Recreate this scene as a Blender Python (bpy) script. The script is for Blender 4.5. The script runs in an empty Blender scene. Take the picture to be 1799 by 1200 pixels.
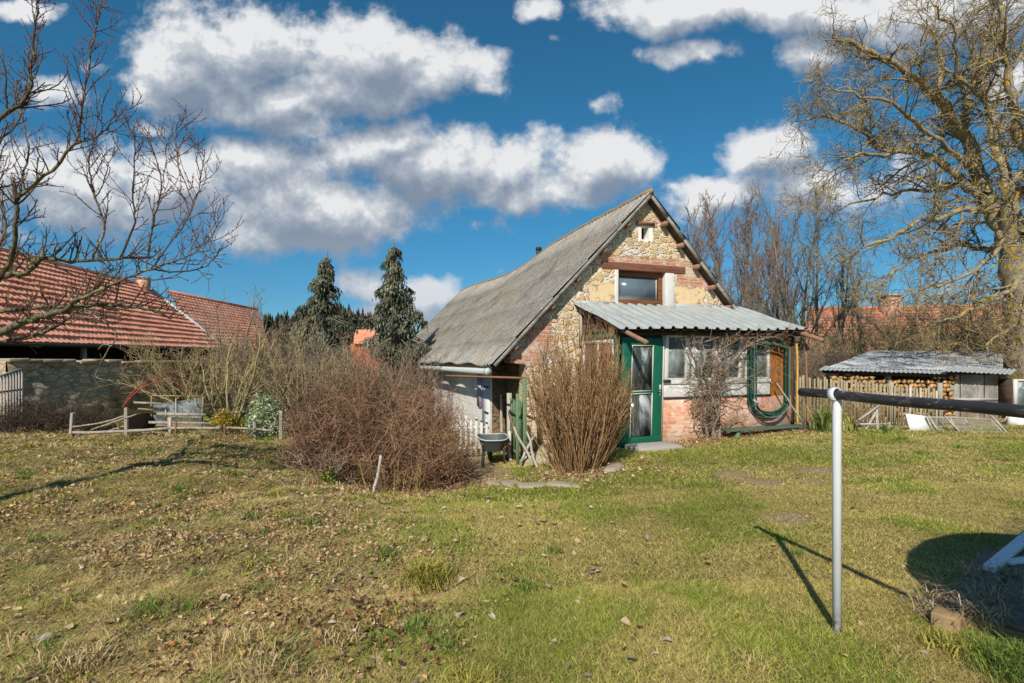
import bpy, bmesh, math, random
import numpy as np
from mathutils import Vector, Matrix, geometry
R = math.radians
rng = random.Random(7)
NR = np.random.default_rng(11)
scene = bpy.context.scene
COL = scene.collection
F, HY, EYE = 900.0, 632.0, 1.6          # focal length in photo pixels, horizon row, eye height

def P(px, py, Y):                        # a point of the place at depth Y, measured off the photograph
    return Vector(((px - 899.5) / F * Y, Y, EYE - (py - HY) / F * Y))

# ---------------------------------------------------------------- camera, sun, render
cam = bpy.data.objects.new('camera', bpy.data.cameras.new('camera'))
COL.objects.link(cam); scene.camera = cam
cam.location = (0, 0, EYE); cam.rotation_euler = (R(90), 0, 0)
cam.data.sensor_width = 36; cam.data.lens = 36 * F / 1799
cam.data.shift_y = (HY - 600) / 1799
cam.data.clip_start = .05; cam.data.clip_end = 3000
SUN_EL, SUN_AZ = R(38.5), R(17)          # light travels towards +y and a little +x
ldir = Vector((math.sin(SUN_AZ) * math.cos(SUN_EL), math.cos(SUN_AZ) * math.cos(SUN_EL), -math.sin(SUN_EL)))
sl = bpy.data.lights.new('sun', 'SUN'); so = bpy.data.objects.new('sun', sl); COL.objects.link(so)
so.rotation_euler = ldir.to_track_quat('-Z', 'Y').to_euler(); so.location = (-6, -20, 20)
sl.energy = 5.0; sl.angle = R(.53); sl.color = (1, .925, .80)
scene.view_settings.view_transform = 'Standard'; scene.view_settings.look = 'None'
scene.view_settings.exposure = 0
scene.render.engine = 'CYCLES'
scene.cycles.max_bounces = 5; scene.cycles.diffuse_bounces = 3; scene.cycles.transparent_max_bounces = 8
scene.cycles.use_denoising = True; scene.cycles.denoiser = 'OPENIMAGEDENOISE'; scene.cycles.denoising_input_passes = 'RGB_ALBEDO_NORMAL'

# ---------------------------------------------------------------- node helper
class N:
    def __init__(s, t): s.t = t
    def node(s, typ, **kw):
        n = s.t.nodes.new(typ)
        for k, v in kw.items(): setattr(n, k, v)
        return n
    def put(s, sock, v):
        if v is None: return
        if isinstance(v, bpy.types.NodeSocket): s.t.links.new(v, sock)
        elif isinstance(v, (tuple, list)) and sock.type == 'RGBA' and len(v) == 3: sock.default_value = (*v, 1)
        elif isinstance(v, (int, float)) and sock.type == 'RGBA': sock.default_value = (v, v, v, 1)
        elif isinstance(v, (int, float)) and sock.type == 'VECTOR': sock.default_value = (v, v, v)
        else: sock.default_value = v
    def m(s, op, a, b=None, c=None, clamp=False):
        n = s.node('ShaderNodeMath', operation=op); n.use_clamp = clamp
        s.put(n.inputs[0], a); s.put(n.inputs[1], b); s.put(n.inputs[2], c)
        return n.outputs[0]
    def v(s, op, a, b=None, scale=None):
        n = s.node('ShaderNodeVectorMath', operation=op)
        s.put(n.inputs[0], a); s.put(n.inputs[1], b)
        if scale is not None: s.put(n.inputs['Scale'], scale)
        return n.outputs['Value'] if op in ('LENGTH', 'DOT_PRODUCT', 'DISTANCE') else n.outputs[0]
    def mix(s, f, a, b, mode='MIX'):
        n = s.node('ShaderNodeMix', data_type='RGBA', blend_type=mode); n.clamp_factor = True
        s.put(n.inputs[0], f); s.put(n.inputs[6], a); s.put(n.inputs[7], b)
        return n.outputs[2]
    def ramp(s, f, stops, interp='LINEAR'):
        n = s.node('ShaderNodeValToRGB'); cr = n.color_ramp; cr.interpolation = interp
        while len(cr.elements) < len(stops): cr.elements.new(.5)
        for e, (p, c) in zip(cr.elements, stops):
            e.position = p; e.color = (c, c, c, 1) if isinstance(c, (int, float)) else (*c, 1)
        s.put(n.inputs[0], f)
        return n.outputs[0]
    def noise(s, vec, scale, detail=4, rough=.55, dist=0, out=0):
        n = s.node('ShaderNodeTexNoise'); s.put(n.inputs['Vector'], vec)
        n.inputs['Scale'].default_value = scale; n.inputs['Detail'].default_value = detail
        n.inputs['Roughness'].default_value = rough; n.inputs['Distortion'].default_value = dist
        return n.outputs[out]
    def vor(s, vec, scale, feature='F1', rnd=1, out=0):
        n = s.node('ShaderNodeTexVoronoi', feature=feature); s.put(n.inputs['Vector'], vec)
        n.inputs['Scale'].default_value = scale; n.inputs['Randomness'].default_value = rnd
        return n.outputs[out]
    def sep(s, vec):
        n = s.node('ShaderNodeSeparateXYZ'); s.put(n.inputs[0], vec); return n.outputs
    def comb(s, x, y, z):
        n = s.node('ShaderNodeCombineXYZ')
        for i, q in enumerate((x, y, z)): s.put(n.inputs[i], q)
        return n.outputs[0]
    def step(s, x, lo, hi):              # smooth 0..1
        n = s.node('ShaderNodeMapRange', interpolation_type='SMOOTHSTEP')
        s.put(n.inputs[0], x); n.inputs[1].default_value = lo; n.inputs[2].default_value = hi
        return n.outputs[0]
    def attr(s, name, out='Fac'):
        n = s.node('ShaderNodeAttribute'); n.attribute_name = name; return n.outputs[out]
    def rand(s): return s.node('ShaderNodeObjectInfo').outputs['Random']

def material(name, fn, rough=.85, spec=.25, metal=0, bump=.3, bdist=.02, trans=0):
    mt = bpy.data.materials.new(name); mt.use_nodes = True
    t = mt.node_tree; t.nodes.clear(); n = N(t)
    out = n.node('ShaderNodeOutputMaterial'); b = n.node('ShaderNodeBsdfPrincipled')
    co = n.node('ShaderNodeTexCoord').outputs['Object']
    res = fn(n, co)
    if not isinstance(res, tuple): res = (res, None)
    col, h = res[0], res[1]
    n.put(b.inputs['Base Color'], col)
    n.put(b.inputs['Roughness'], res[2] if len(res) > 2 and res[2] is not None else rough)
    b.inputs['Specular IOR Level'].default_value = spec; b.inputs['Metallic'].default_value = metal
    if h is not None:
        bp = n.node('ShaderNodeBump'); bp.inputs['Strength'].default_value = bump; bp.inputs['Distance'].default_value = bdist
        n.put(bp.inputs['Height'], h); t.links.new(bp.outputs[0], b.inputs['Normal'])
    sh = b.outputs[0]
    if trans:
        tr = n.node('ShaderNodeBsdfTranslucent'); n.put(tr.inputs[0], col)
        mx = n.node('ShaderNodeMixShader'); mx.inputs[0].default_value = trans
        t.links.new(sh, mx.inputs[1]); t.links.new(tr.outputs[0], mx.inputs[2]); sh = mx.outputs[0]
    t.links.new(sh, out.inputs[0])
    return mt

# ---------------------------------------------------------------- world: physical sky with cumulus
def make_world():
    w = bpy.data.worlds.new('World'); scene.world = w; w.use_nodes = True
    t = w.node_tree; t.nodes.clear(); n = N(t)
    g = bpy.data.node_groups.new('cloud_density', 'ShaderNodeTree')
    g.interface.new_socket('uv', in_out='INPUT', socket_type='NodeSocketVector')
    g.interface.new_socket('d', in_out='OUTPUT', socket_type='NodeSocketFloat')
    k = N(g); gi = k.node('NodeGroupInput'); go = k.node('NodeGroupOutput')
    uv = gi.outputs[0]
    warp = k.noise(uv, 4.5, 3, .55, out=1)
    uvw = k.v('ADD', uv, k.v('SCALE', k.v('SUBTRACT', warp, (.5, .5, .5)), scale=.11))
    blobs = [(420,80,190,110,1),(640,100,170,85,1),(770,130,120,62,1),(320,120,95,75,1),(480,180,180,52,1),(620,150,190,50,1),(850,165,55,25,.8),
             (800,300,280,72,1),(1050,280,120,62,1),(640,265,130,64,1),(450,290,130,70,1),(950,335,190,46,.9),(690,225,70,30,.8),(540,220,120,40,.8),
             (560,380,250,75,1),(310,330,170,85,1),(140,320,180,85,1),(20,300,80,60,.9),(670,405,120,40,.8),(430,420,200,38,.7),
             (100,165,75,42,.85),(150,120,40,26,.55),(60,12,55,22,.9),(270,215,60,22,.6),
             (1230,15,190,42,1),(1230,85,95,30,1),(1440,20,170,48,1),(1430,105,75,34,1),(1640,30,220,75,1),(1780,120,150,60,.8),
             (1350,265,105,52,1),(1275,335,115,44,.95),(1175,325,50,26,.6),(1430,330,90,70,.85),(1560,330,110,60,.7),(1225,365,90,34,.7),
             (945,12,55,22,.9),(985,60,20,16,.6),(1045,182,42,26,.5),
             (640,497,55,34,.85),(760,520,62,36,.8),(690,550,110,30,.7),(840,405,70,34,.5),(870,468,34,20,.5),(520,330,90,50,.8),
             (1700,470,220,60,.35),(60,420,160,40,.45)]
    acc = None; ux, uy, _ = k.sep(uvw)
    for (px, py, rx, ry, a) in blobs:
        mp = k.node('ShaderNodeMapping', vector_type='TEXTURE')
        mp.inputs['Location'].default_value = ((px - 900) / F, (HY - py) / F, 0)
        mp.inputs['Scale'].default_value = (rx / F, ry / F, 1e6)
        # the running value rides in z so that the blobs are worked through one after another
        k.put(mp.inputs[0], uvw if acc is None else k.comb(ux, uy, acc))
        e = k.m('MULTIPLY_ADD', k.v('LENGTH', mp.outputs[0]), -.62 * a, a)
        acc = e if acc is None else k.m('SMOOTH_MAX', acc, e, .12)
    acc = k.m('MAXIMUM', acc, -.2)
    fb = k.noise(uv, 6.2, 10, .60)
    fb2 = k.noise(uv, 26, 6, .6)
    d = k.m('ADD', acc, k.m('MULTIPLY_ADD', fb, 1.6, -.83))
    d = k.m('ADD', d, k.m('MULTIPLY_ADD', fb2, .30, -.15))
    k.put(go.inputs[0], d)
    def dens(vec):
        gn = n.node('ShaderNodeGroup'); gn.node_tree = g; n.put(gn.inputs[0], vec); return gn.outputs[0]
    dr = n.node('ShaderNodeTexCoord').outputs['Generated']
    x, y, z = n.sep(dr)
    yy = n.m('MAXIMUM', n.m('ABSOLUTE', y), .12)  # repeats the clouds behind the camera, added unseen for fill light
    u = n.m('DIVIDE', x, yy); vv = n.m('DIVIDE', z, yy)
    uv = n.comb(u, vv, 0)
    d0 = dens(uv)
    d1 = dens(n.v('ADD', uv, (-.014, .045, 0)))
    d2 = dens(n.v('ADD', uv, (-.03, .10, 0)))
    mask = n.step(d0, .25, .62)
    mask = n.m('MULTIPLY', mask, n.step(z, .01, .06))
    shade = n.m('ADD', n.m('MULTIPLY', n.step(d1, .30, 1.0), .62), n.m('MULTIPLY', n.step(d2, .2, .95), .55), clamp=True)
    relief = n.m('MULTIPLY', n.m('SUBTRACT', d0, d1), 1.1)
    puff = n.m('MULTIPLY', n.m('SUBTRACT', n.noise(uv, 13, 7, .62), .5), 1.05)
    lit = n.m('ADD', n.m('ADD', n.m('SUBTRACT', .82, n.m('MULTIPLY', shade, .60)), puff), relief, clamp=True)
    ccol = n.ramp(lit, [(0, (.24, .30, .395)), (.3, (.33, .39, .48)), (.55, (.45, .50, .575)), (.8, (.62, .66, .71)), (1, (.85, .86, .875))])
    ccol = n.mix(n.m('MULTIPLY', n.step(vv, .30, .08), .45), ccol, (.50, .58, .68))
    sky = n.node('ShaderNodeTexSky'); sky.sky_type = 'NISHITA'; sky.sun_disc = False
    sky.sun_elevation = SUN_EL; sky.sun_rotation = math.atan2(-ldir.x, -ldir.y)
    sky.altitude = 300; sky.air_density = 1.0; sky.dust_density = .4; sky.ozone_density = 2.0
    hs = n.node('ShaderNodeHueSaturation'); hs.inputs['Saturation'].default_value = 1.18; hs.inputs['Hue'].default_value = .478
    n.put(hs.inputs['Color'], sky.outputs[0])
    tint = n.ramp(z, [(0, (.27, .50, .66)), (.12, (.27, .51, .69)), (.35, (.33, .64, .79)), (.7, (.38, .66, .80))])
    b1 = n.node('ShaderNodeBackground'); n.put(b1.inputs[0], n.mix(1, hs.outputs[0], tint, 'MULTIPLY')); b1.inputs[1].default_value = .125
    b2 = n.node('ShaderNodeBackground'); n.put(b2.inputs[0], ccol); b2.inputs[1].default_value = .95
    mx = n.node('ShaderNodeMixShader'); n.put(mx.inputs[0], mask)
    t.links.new(b1.outputs[0], mx.inputs[1]); t.links.new(b2.outputs[0], mx.inputs[2])
    o = n.node('ShaderNodeOutputWorld'); t.links.new(mx.outputs[0], o.inputs[0])
    w.cycles.sampling_method = 'MANUAL'; w.cycles.sample_map_resolution = 512
make_world()

# ---------------------------------------------------------------- object helpers
WM = {}
def tag(o, label=None, cat=None, group=None, kind=None):
    if label: o['label'] = label
    if cat: o['category'] = cat
    if group: o['group'] = group
    if kind: o['kind'] = kind
    return o
def thing(name, label, cat, loc=(0, 0, 0), rz=0, group=None):
    o = bpy.data.objects.new(name, None); COL.objects.link(o)
    o.empty_display_size = .2
    o.location = loc; o.rotation_euler = (0, 0, rz)
    WM[o] = Matrix.Translation(Vector(loc)) @ Matrix.Rotation(rz, 4, 'Z')
    return tag(o, label, cat, group)
def link_mesh(name, me, mt, parent=None):
    if isinstance(mt, (list, tuple)):
        for q in mt: me.materials.append(q)
    else: me.materials.append(mt)
    o = bpy.data.objects.new(name, me); COL.objects.link(o)
    if parent is not None:
        o.parent = parent; WM[o] = WM[parent]
    return o
def np_mesh(name, V, loops, starts, smooth=False, attrs=None):
    me = bpy.data.meshes.new(name)
    V = np.ascontiguousarray(V, dtype=np.float32)
    me.vertices.add(len(V)); me.vertices.foreach_set('co', V.ravel())
    me.loops.add(len(loops)); me.loops.foreach_set('vertex_index', np.ascontiguousarray(loops, dtype=np.int32))
    me.polygons.add(len(starts)); me.polygons.foreach_set('loop_start', np.ascontiguousarray(starts, dtype=np.int32))
    if smooth: me.polygons.foreach_set('use_smooth', np.ones(len(starts), dtype=bool))
    for an, (typ, arr) in (attrs or {}).items():
        a = me.attributes.new(an, typ, 'POINT')
        if typ == 'FLOAT': a.data.foreach_set('value', np.ascontiguousarray(arr, dtype=np.float32))
        else: a.data.foreach_set('color', np.ascontiguousarray(arr, dtype=np.float32).ravel())
    me.update(calc_edges=True)
    return me
def to_local(V, parent):
    if parent is None or parent not in WM: return V
    M = np.array(WM[parent].inverted())
    return V @ M[:3, :3].T + M[:3, 3]

class MB:
    def __init__(s): s.v = []; s.f = []
    def add(s, vs, fs):
        k = len(s.v); s.v += [tuple(p) for p in vs]; s.f += [tuple(i + k for i in f) for f in fs]; return s
    def box(s, c, d, M=None):
        x, y, z = d[0] / 2, d[1] / 2, d[2] / 2
        vs = [Vector((i * x, j * y, k * z)) for i in (-1, 1) for j in (-1, 1) for k in (-1, 1)]
        if M is not None: vs = [M @ q for q in vs]
        vs = [q + Vector(c) for q in vs]
        return s.add(vs, [(0, 1, 3, 2), (4, 6, 7, 5), (0, 4, 5, 1), (2, 3, 7, 6), (0, 2, 6, 4), (1, 5, 7, 3)])
    def span(s, a, b):                    # box by two corners
        a, b = Vector(a), Vector(b)
        return s.box((a + b) / 2, [abs(q) for q in (b - a)])
    def beam(s, p, q, w, h, up=(0, 0, 1)):
        p, q = Vector(p), Vector(q); d = q - p; L = d.length; d.normalize()
        x = d.cross(Vector(up))
        if x.length < 1e-4: x = d.cross(Vector((0, 1, 0)))
        x.normalize(); z = x.cross(d)
        M = Matrix((x, d, z)).transposed()
        return s.box((p + q) / 2, (w, L, h), M)
    def tube(s, pts, r, n=8, caps=True):
        pts = [Vector(p) for p in pts]; m = len(pts)
        rs = r if isinstance(r, (list, tuple)) else [r] * m
        vs = []; ref = None
        for i, p in enumerate(pts):
            d = (pts[min(i + 1, m - 1)] - pts[max(i - 1, 0)]).normalized()
            if ref is None: ref = d.orthogonal().normalized()
            ref = (ref - d * ref.dot(d)).normalized(); b = d.cross(ref)
            for j in range(n):
                a = 2 * math.pi * j / n
                vs.append(p + (ref * math.cos(a) + b * math.sin(a)) * rs[i])
        fs = [(i * n + j, i * n + (j + 1) % n, (i + 1) * n + (j + 1) % n, (i + 1) * n + j) for i in range(m - 1) for j in range(n)]
        if caps: fs += [tuple(range(n - 1, -1, -1)), tuple((m - 1) * n + j for j in range(n))]
        return s.add(vs, fs)
    def quad(s, *p): return s.add(p, [tuple(range(len(p)))])
    def grid(s, f, nu, nv):
        vs = [f(i / nu, j / nv) for i in range(nu + 1) for j in range(nv + 1)]
        w = nv + 1
        return s.add(vs, [(i * w + j, (i + 1) * w + j, (i + 1) * w + j + 1, i * w + j + 1) for i in range(nu) for j in range(nv)])
    def build(s, name, mt, parent=None, world=False, smooth=False, bevel=0, fn=None):
        V = np.array(s.v, dtype=np.float64).reshape(-1, 3)
        if fn: V = np.array([tuple(fn(Vector(q))) for q in V])
        if world: V = to_local(V, parent)
        loops = [i for f in s.f for i in f]; st = []; k = 0
        for f in s.f: st.append(k); k += len(f)
        me = np_mesh(name, V, loops, st, smooth)
        o = link_mesh(name, me, mt, parent)
        if bevel:
            md = o.modifiers.new('bevel', 'BEVEL'); md.width = bevel; md.segments = 2; md.limit_method = 'ANGLE'; md.angle_limit = R(40)
        return o

# value noise in numpy, for ground relief and scatter
_perm = NR.random((256, 256))
def vnoise(x, y):
    x = np.asarray(x, float); y = np.asarray(y, float)
    xi = np.floor(x).astype(int); yi = np.floor(y).astype(int); fx = x - xi; fy = y - yi
    fx = fx * fx * (3 - 2 * fx); fy = fy * fy * (3 - 2 * fy)
    g = lambda a, b: _perm[a % 256, b % 256]
    return (g(xi, yi) * (1 - fx) + g(xi + 1, yi) * fx) * (1 - fy) + (g(xi, yi + 1) * (1 - fx) + g(xi + 1, yi + 1) * fx) * fy
def fbm(x, y, o=4):
    s = 0; a = .5; f = 1
    for i in range(o): s = s + a * vnoise(np.asarray(x) * f + 17.3 * i, np.asarray(y) * f + 5.1 * i); a *= .5; f *= 2.03
    return s / (1 - .5 ** o)
def sstep(x, a, b):
    t = np.clip((x - a) / (b - a), 0, 1); return t * t * (3 - 2 * t)
# ================================================================ GROUND
CP = np.array([(0,0,0),(0,-3,0),(-3,2,.04),(3,1.5,.02),(1.84,2.9,.06),(3,4,.06),(0,4,-.02),(0,6,-.12),(-.3,7.8,-.30),(.98,8,-.10),
 (2.5,9.5,-.04),(5.5,10.9,.10),(8,11,.10),(6,8,.12),(4,6,.08),(2,6,.0),(-1,8.2,-.38),(-2.2,7.8,-.32),(-.2,9.7,-.42),(-.9,11,-.50),(-1.5,14,-.55),
 (-1.6,5.5,-.02),(-3.2,6,.10),(-4.2,8.8,.22),(-2.7,7.2,-.08),(-6,9,.26),(-9,9,.26),(-8.7,12,.15),(-5,13,.0),(-6,5,.12),(-4,3,.07),(-12,6,.15),
 (9,14,-.10),(13,14,-.05),(13,9,.12),(7,4,.06),(12,2,.05),(-8,0,.1),(8,-4,0),(-8,-5,0),(3.5,8,.04),(.4,8.9,-.2),(1.2,9.2,-.02),
 (0,20,-.5),(-10,22,-.3),(12,22,-.3),(22,20,-.2),(-24,20,0),(0,34,-.5),(-30,34,0),(30,34,-.2),(-24,4,.1),(24,4,.1)], float)
def _tps(d): return np.where(d > 1e-9, d * d * np.log(np.maximum(d, 1e-9)), 0)
_n = len(CP); _D = np.hypot(CP[:, None, 0] - CP[None, :, 0], CP[:, None, 1] - CP[None, :, 1])
_A = np.zeros((_n + 3, _n + 3)); _A[:_n, :_n] = _tps(_D) + np.eye(_n) * .4; _A[:_n, _n] = 1; _A[:_n, _n+1:] = CP[:, :2]; _A[_n:, :_n] = _A[:_n, _n:].T
_W = np.linalg.solve(_A, np.concatenate([CP[:, 2], np.zeros(3)]))
def rough_w(x, y):                       # 1 on the unmown left slope, 0 on the mown lawn
    e = (fbm(x * .8 + 3, y * .8, 3) - .5) * 1.6
    return sstep((-.15 - .36 * (y - 2.5)) - x + e, -.5, .9) * sstep(10.8 - y, 0, 1)
SOIL = [(3.02,6.9,.32,.035),(3.15,6.35,.30,.03),(4.25,7.0,.34,.045),(3.75,6.5,.16,.01),(2.7,5.0,.25,0)]
def gz(x, y):
    x = np.asarray(x, float); y = np.asarray(y, float); sh = x.shape
    xf = np.clip(x.ravel(), -30, 30); yf = np.clip(y.ravel(), -5, 34)
    z = np.zeros(len(xf))
    for i in range(0, len(xf), 20000):
        a, b = xf[i:i+20000], yf[i:i+20000]
        d = np.hypot(a[:, None] - CP[None, :, 0], b[:, None] - CP[None, :, 1])
        z[i:i+20000] = _tps(d) @ _W[:_n] + _W[_n] + a * _W[_n+1] + b * _W[_n+2]
    z = z.reshape(sh); rw = rough_w(x, y)
    z = z + (fbm(x * 1.1, y * 1.1, 3) - .5) * (.07 + .14 * rw) + (fbm(x * 4.5 + 9, y * 4.5, 3) - .5) * (.022 + .10 * rw)
    for (sx, sy, r, h) in SOIL:
        z = z + h * np.exp(-((x - sx) ** 2 + (y - sy) ** 2) / (r * r) * 1.5)
    return z
def gz1(x, y): return float(gz(np.array([x]), np.array([y]))[0])
PATHP = [(-1.25, 12.2), (-.95, 11.0), (-.62, 9.9), (-.42, 8.9), (-.28, 8.1)]
def seg_dist(x, y, pts):
    d = np.full(np.shape(x), 1e9)
    for (ax, ay), (bx, by) in zip(pts[:-1], pts[1:]):
        t = np.clip(((x - ax) * (bx - ax) + (y - ay) * (by - ay)) / ((bx - ax) ** 2 + (by - ay) ** 2), 0, 1)
        d = np.minimum(d, np.hypot(x - ax - t * (bx - ax), y - ay - t * (by - ay)))
    return d
KERB = [(-.27, 7.85), (.05, 7.35), (.42, 7.05), (.85, 6.95)]
def soil_w(x, y):
    w = np.zeros(np.shape(x))
    for (sx, sy, r, h) in SOIL: w = np.maximum(w, sstep(1.25 - np.hypot(x - sx, (y - sy) * 1.15) / r + (fbm(x * 6, y * 6, 2) - .5) * .9, .1, .6))
    w = np.maximum(w, sstep(.42 - seg_dist(x, y, PATHP) + (fbm(x * 5, y * 5, 2) - .5) * .2, 0, .15))
    w = np.maximum(w, .8 * sstep(1.25 - np.hypot((x - 1.05) / .95, (y - 7.75) / .7) + (fbm(x * 4, y * 4, 2) - .5) * .9, .1, .8))       # litter under the upright shrub
    ua = (x - 2.5) * .942 + (y - 9.8) * .335; ub = -(x - 2.5) * .335 + (y - 9.8) * .942
    w = np.maximum(w, .9 * sstep(ub, -.75, -.15) * sstep(ua, -1.2, -.6) * sstep(ub, 30, 20))                                              # strip along the porch
    w = np.maximum(w, .9 * sstep(1.3 - np.hypot((x + 1.95) / 1.9, (y - 8.1) / 1.0) + (fbm(x * 4, y * 4, 2) - .5) * .7, .1, .6))          # below the wide bush
    return w
def green_w(x, y):
    g = fbm(x * 1.3 + 40, y * 1.3 + 8, 4)
    w = sstep(g, .44, .64) * .8
    w = np.maximum(w, .95 * sstep(1.2 - np.hypot((x + .1) / 1.1, (y - 7.3) / 1.5), 0, .8))
    w = np.maximum(w, .75 * sstep(1.2 - np.hypot((x - 3.2) / 3.2, (y - 8.3) / 1.1), 0, .8))
    w = np.maximum(w, .95 * sstep(1 - np.hypot((x - 2.55) / .30, (y - 2.62) / .28), 0, .5))
    return np.clip(w * (1 - .15 * rough_w(x, y)), 0, 1)

def make_ground():
    def axis(lo, hi, st, far):
        a = np.arange(lo, hi + 1e-6, st); out = []; q = st
        v = lo
        while v > -far: q *= 1.35; v -= q; out.append(v)
        b = []; q = st; v = hi
        while v < far: q *= 1.35; v += q; b.append(v)
        return np.concatenate([np.array(out[::-1]), a, np.array(b)])
    xs = axis(-9, 9, .05, 900); ys = axis(.6, 12, .05, 900)
    X, Y = np.meshgrid(xs, ys, indexing='ij'); Z = gz(X, Y)
    V = np.stack([X, Y, Z], -1).reshape(-1, 3); nx, ny = len(xs), len(ys)
    i, j = np.meshgrid(np.arange(nx - 1), np.arange(ny - 1), indexing='ij'); a = (i * ny + j).ravel()
    q = np.stack([a, a + ny, a + ny + 1, a + 1], 1)
    soil = soil_w(X, Y).ravel(); rw = rough_w(X, Y).ravel(); gw = green_w(X, Y).ravel()
    c = np.stack([soil, rw, gw, np.ones_like(soil)], 1)
    me = np_mesh('ground', V, q.ravel(), np.arange(len(q)) * 4, True, {'zone': ('FLOAT_COLOR', c)})
    def fn(n, co):
        s, r, g = n.sep(n.attr('zone', 'Vector'))
        nz = n.noise(co, 9, 5, .65); nf = n.noise(co, 60, 4, .7)
        base = n.mix(n.step(nz, .35, .65), (.32, .265, .08), (.46, .36, .145))
        base = n.mix(g, base, n.mix(nf, (.13, .165, .025), (.27, .26, .055)))
        rc = n.mix(n.step(nz, .4, .62), (.25, .19, .09), (.44, .335, .18))
        base = n.mix(n.m('MULTIPLY', r, .8), base, rc)
        sc = n.mix(n.step(nf, .35, .65), (.33, .225, .12), (.52, .39, .235))
        base = n.mix(s, base, sc)
        col = n.mix(n.m('MULTIPLY', n.step(nf, .60, .38), n.m('MULTIPLY_ADD', s, -.5, .85)), base, (.045, .036, .016))  # fine dark flecks painted as shade in the gaps between blades
        return col, n.m('ADD', nf, nz)
    o = link_mesh('ground', me, material('ground_soil_and_turf', fn, .95, .1, bump=.8, bdist=.03))
    tag(o, kind='structure')
make_ground()

# ---------------------------------------------------------------- scatter: blades and leaves
def zone_cols(x, y, rr):
    """colour of a blade by place: straw, olive, green"""
    g = green_w(x, y); r = rough_w(x, y)
    straw = np.array([.68, .52, .25]); olive = np.array([.44, .38, .11]); green = np.array([.25, .33, .04]); brown = np.array([.50, .36, .20]); yel = np.array([.54, .455, .14])
    n = len(x); k = NR.random(n); m = fbm(x * 2.2 + 77, y * 2.2, 3)
    pg = np.clip(.03 + .72 * g + .16 * r + (m - .5) * (.5 + 1.3 * r) + r * (fbm(x * 7 + 3, y * 7, 2) - .5) * 1.1, 0, 1); 
    c = np.where((k < pg)[:, None], green, np.where((k < pg + .42 * (1 - pg))[:, None], olive, np.where((k < pg + .75 * (1 - pg))[:, None], yel, straw)))
    kk = NR.random(n) < r * .42
    c = np.where(kk[:, None], np.where((NR.random(n) < .5)[:, None], straw * .9, brown), c)
    return c * ((0.76 + .84 * NR.random(n)) * (.72 + .56 * fbm(x * .75 + 31, y * .75 + 12, 3)))[:, None]
def blades(x, y, h, w, lean, col, z=None, tri=False):
    n = len(x); z = gz(x, y) if z is None else z
    if tri:
        a = NR.random(n) * 2 * np.pi; b = NR.random(n) * 2 * np.pi; V = np.zeros((n, 3, 3))
        sx, sy = np.cos(a) * w / 2, np.sin(a) * w / 2
        V[:, 0] = np.stack([x - sx, y - sy, z - .004], 1); V[:, 1] = np.stack([x + sx, y + sy, z - .004], 1)
        V[:, 2] = np.stack([x + np.cos(b) * lean * h, y + np.sin(b) * lean * h, z + h * (1 - .25 * np.minimum(lean, 2))], 1)
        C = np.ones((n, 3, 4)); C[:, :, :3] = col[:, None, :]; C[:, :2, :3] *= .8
        return V.reshape(-1, 3), np.arange(n * 3), np.arange(n) * 3, C.reshape(-1, 4)
    a = NR.random(n) * 2 * np.pi; b = NR.random(n) * 2 * np.pi
    sx, sy = np.cos(a) * w / 2, np.sin(a) * w / 2
    lx, ly = np.cos(b) * lean * h, np.sin(b) * lean * h
    V = np.zeros((n, 5, 3))
    V[:, 0] = np.stack([x - sx, y - sy, z - .01], 1); V[:, 1] = np.stack([x + sx, y + sy, z - .01], 1)
    mx, my, mz = x + lx * .38, y + ly * .38, z + h * .62
    V[:, 2] = np.stack([mx + sx * .8, my + sy * .8, mz], 1); V[:, 3] = np.stack([mx - sx * .8, my - sy * .8, mz], 1)
    V[:, 4] = np.stack([x + lx, y + ly, z + h * (1 - .3 * np.minimum(lean, 2))], 1)
    k = np.arange(n)[:, None] * 5
    loops = (k + np.array([[0, 1, 2, 3, 3, 2, 4]])).ravel()
    st = (np.arange(n)[:, None] * 7 + np.array([[0, 4]])).ravel()
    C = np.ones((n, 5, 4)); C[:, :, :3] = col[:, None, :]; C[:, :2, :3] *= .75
    return V.reshape(-1, 3), loops, st, C.reshape(-1, 4)
def merge(parts):
    V, L, S, C = [], [], [], []; kv = kl = 0
    for v, l, s, c in parts:
        V.append(v); L.append(l + kv); S.append(s + kl); C.append(c); kv += len(v); kl += len(l)
    return np.concatenate(V), np.concatenate(L), np.concatenate(S), np.concatenate(C)
def attr_mat(name, rough=.8, trans=.25, spec=.2):
    return material(name, lambda n, co: n.attr('Col', 'Color'), rough, spec, trans=trans)
M_BLADE = attr_mat('grass_blade')
M_LEAF = attr_mat('leaf', .95, .22, .04)
def in_house(x, y):
    a = (x - 1.991) * .942 + (y - 11.232) * .335; b = -(x - 1.991) * .335 + (y - 11.232) * .942
    return ((a > -2.2) & (a < 4.4) & (b > -.05)) | ((a > -.65) & (a < 3.85) & (b > -1.55))
def scatter(n, y0, y1, marg=1.0, keep=None):
    y = np.sqrt(NR.random(n) * (y1 ** 2 - y0 ** 2) + y0 ** 2)
    x = (NR.random(n) * 2 - 1) * (y * 1.0 + marg)
    ok = ~in_house(x, y)
    if keep is not None: ok &= NR.random(n) < keep(x, y)
    return x[ok], y[ok]
def deck_d(x, y):                         # inside the timber deck (corner frame)
    a = (x - 2.52) * .76 + (y - 3.02) * .65; b = (x - 2.52) * .65 - (y - 3.02) * .76
    return (a > .02) & (b > .02) & (a < 3) & (b < 2.6)
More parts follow.
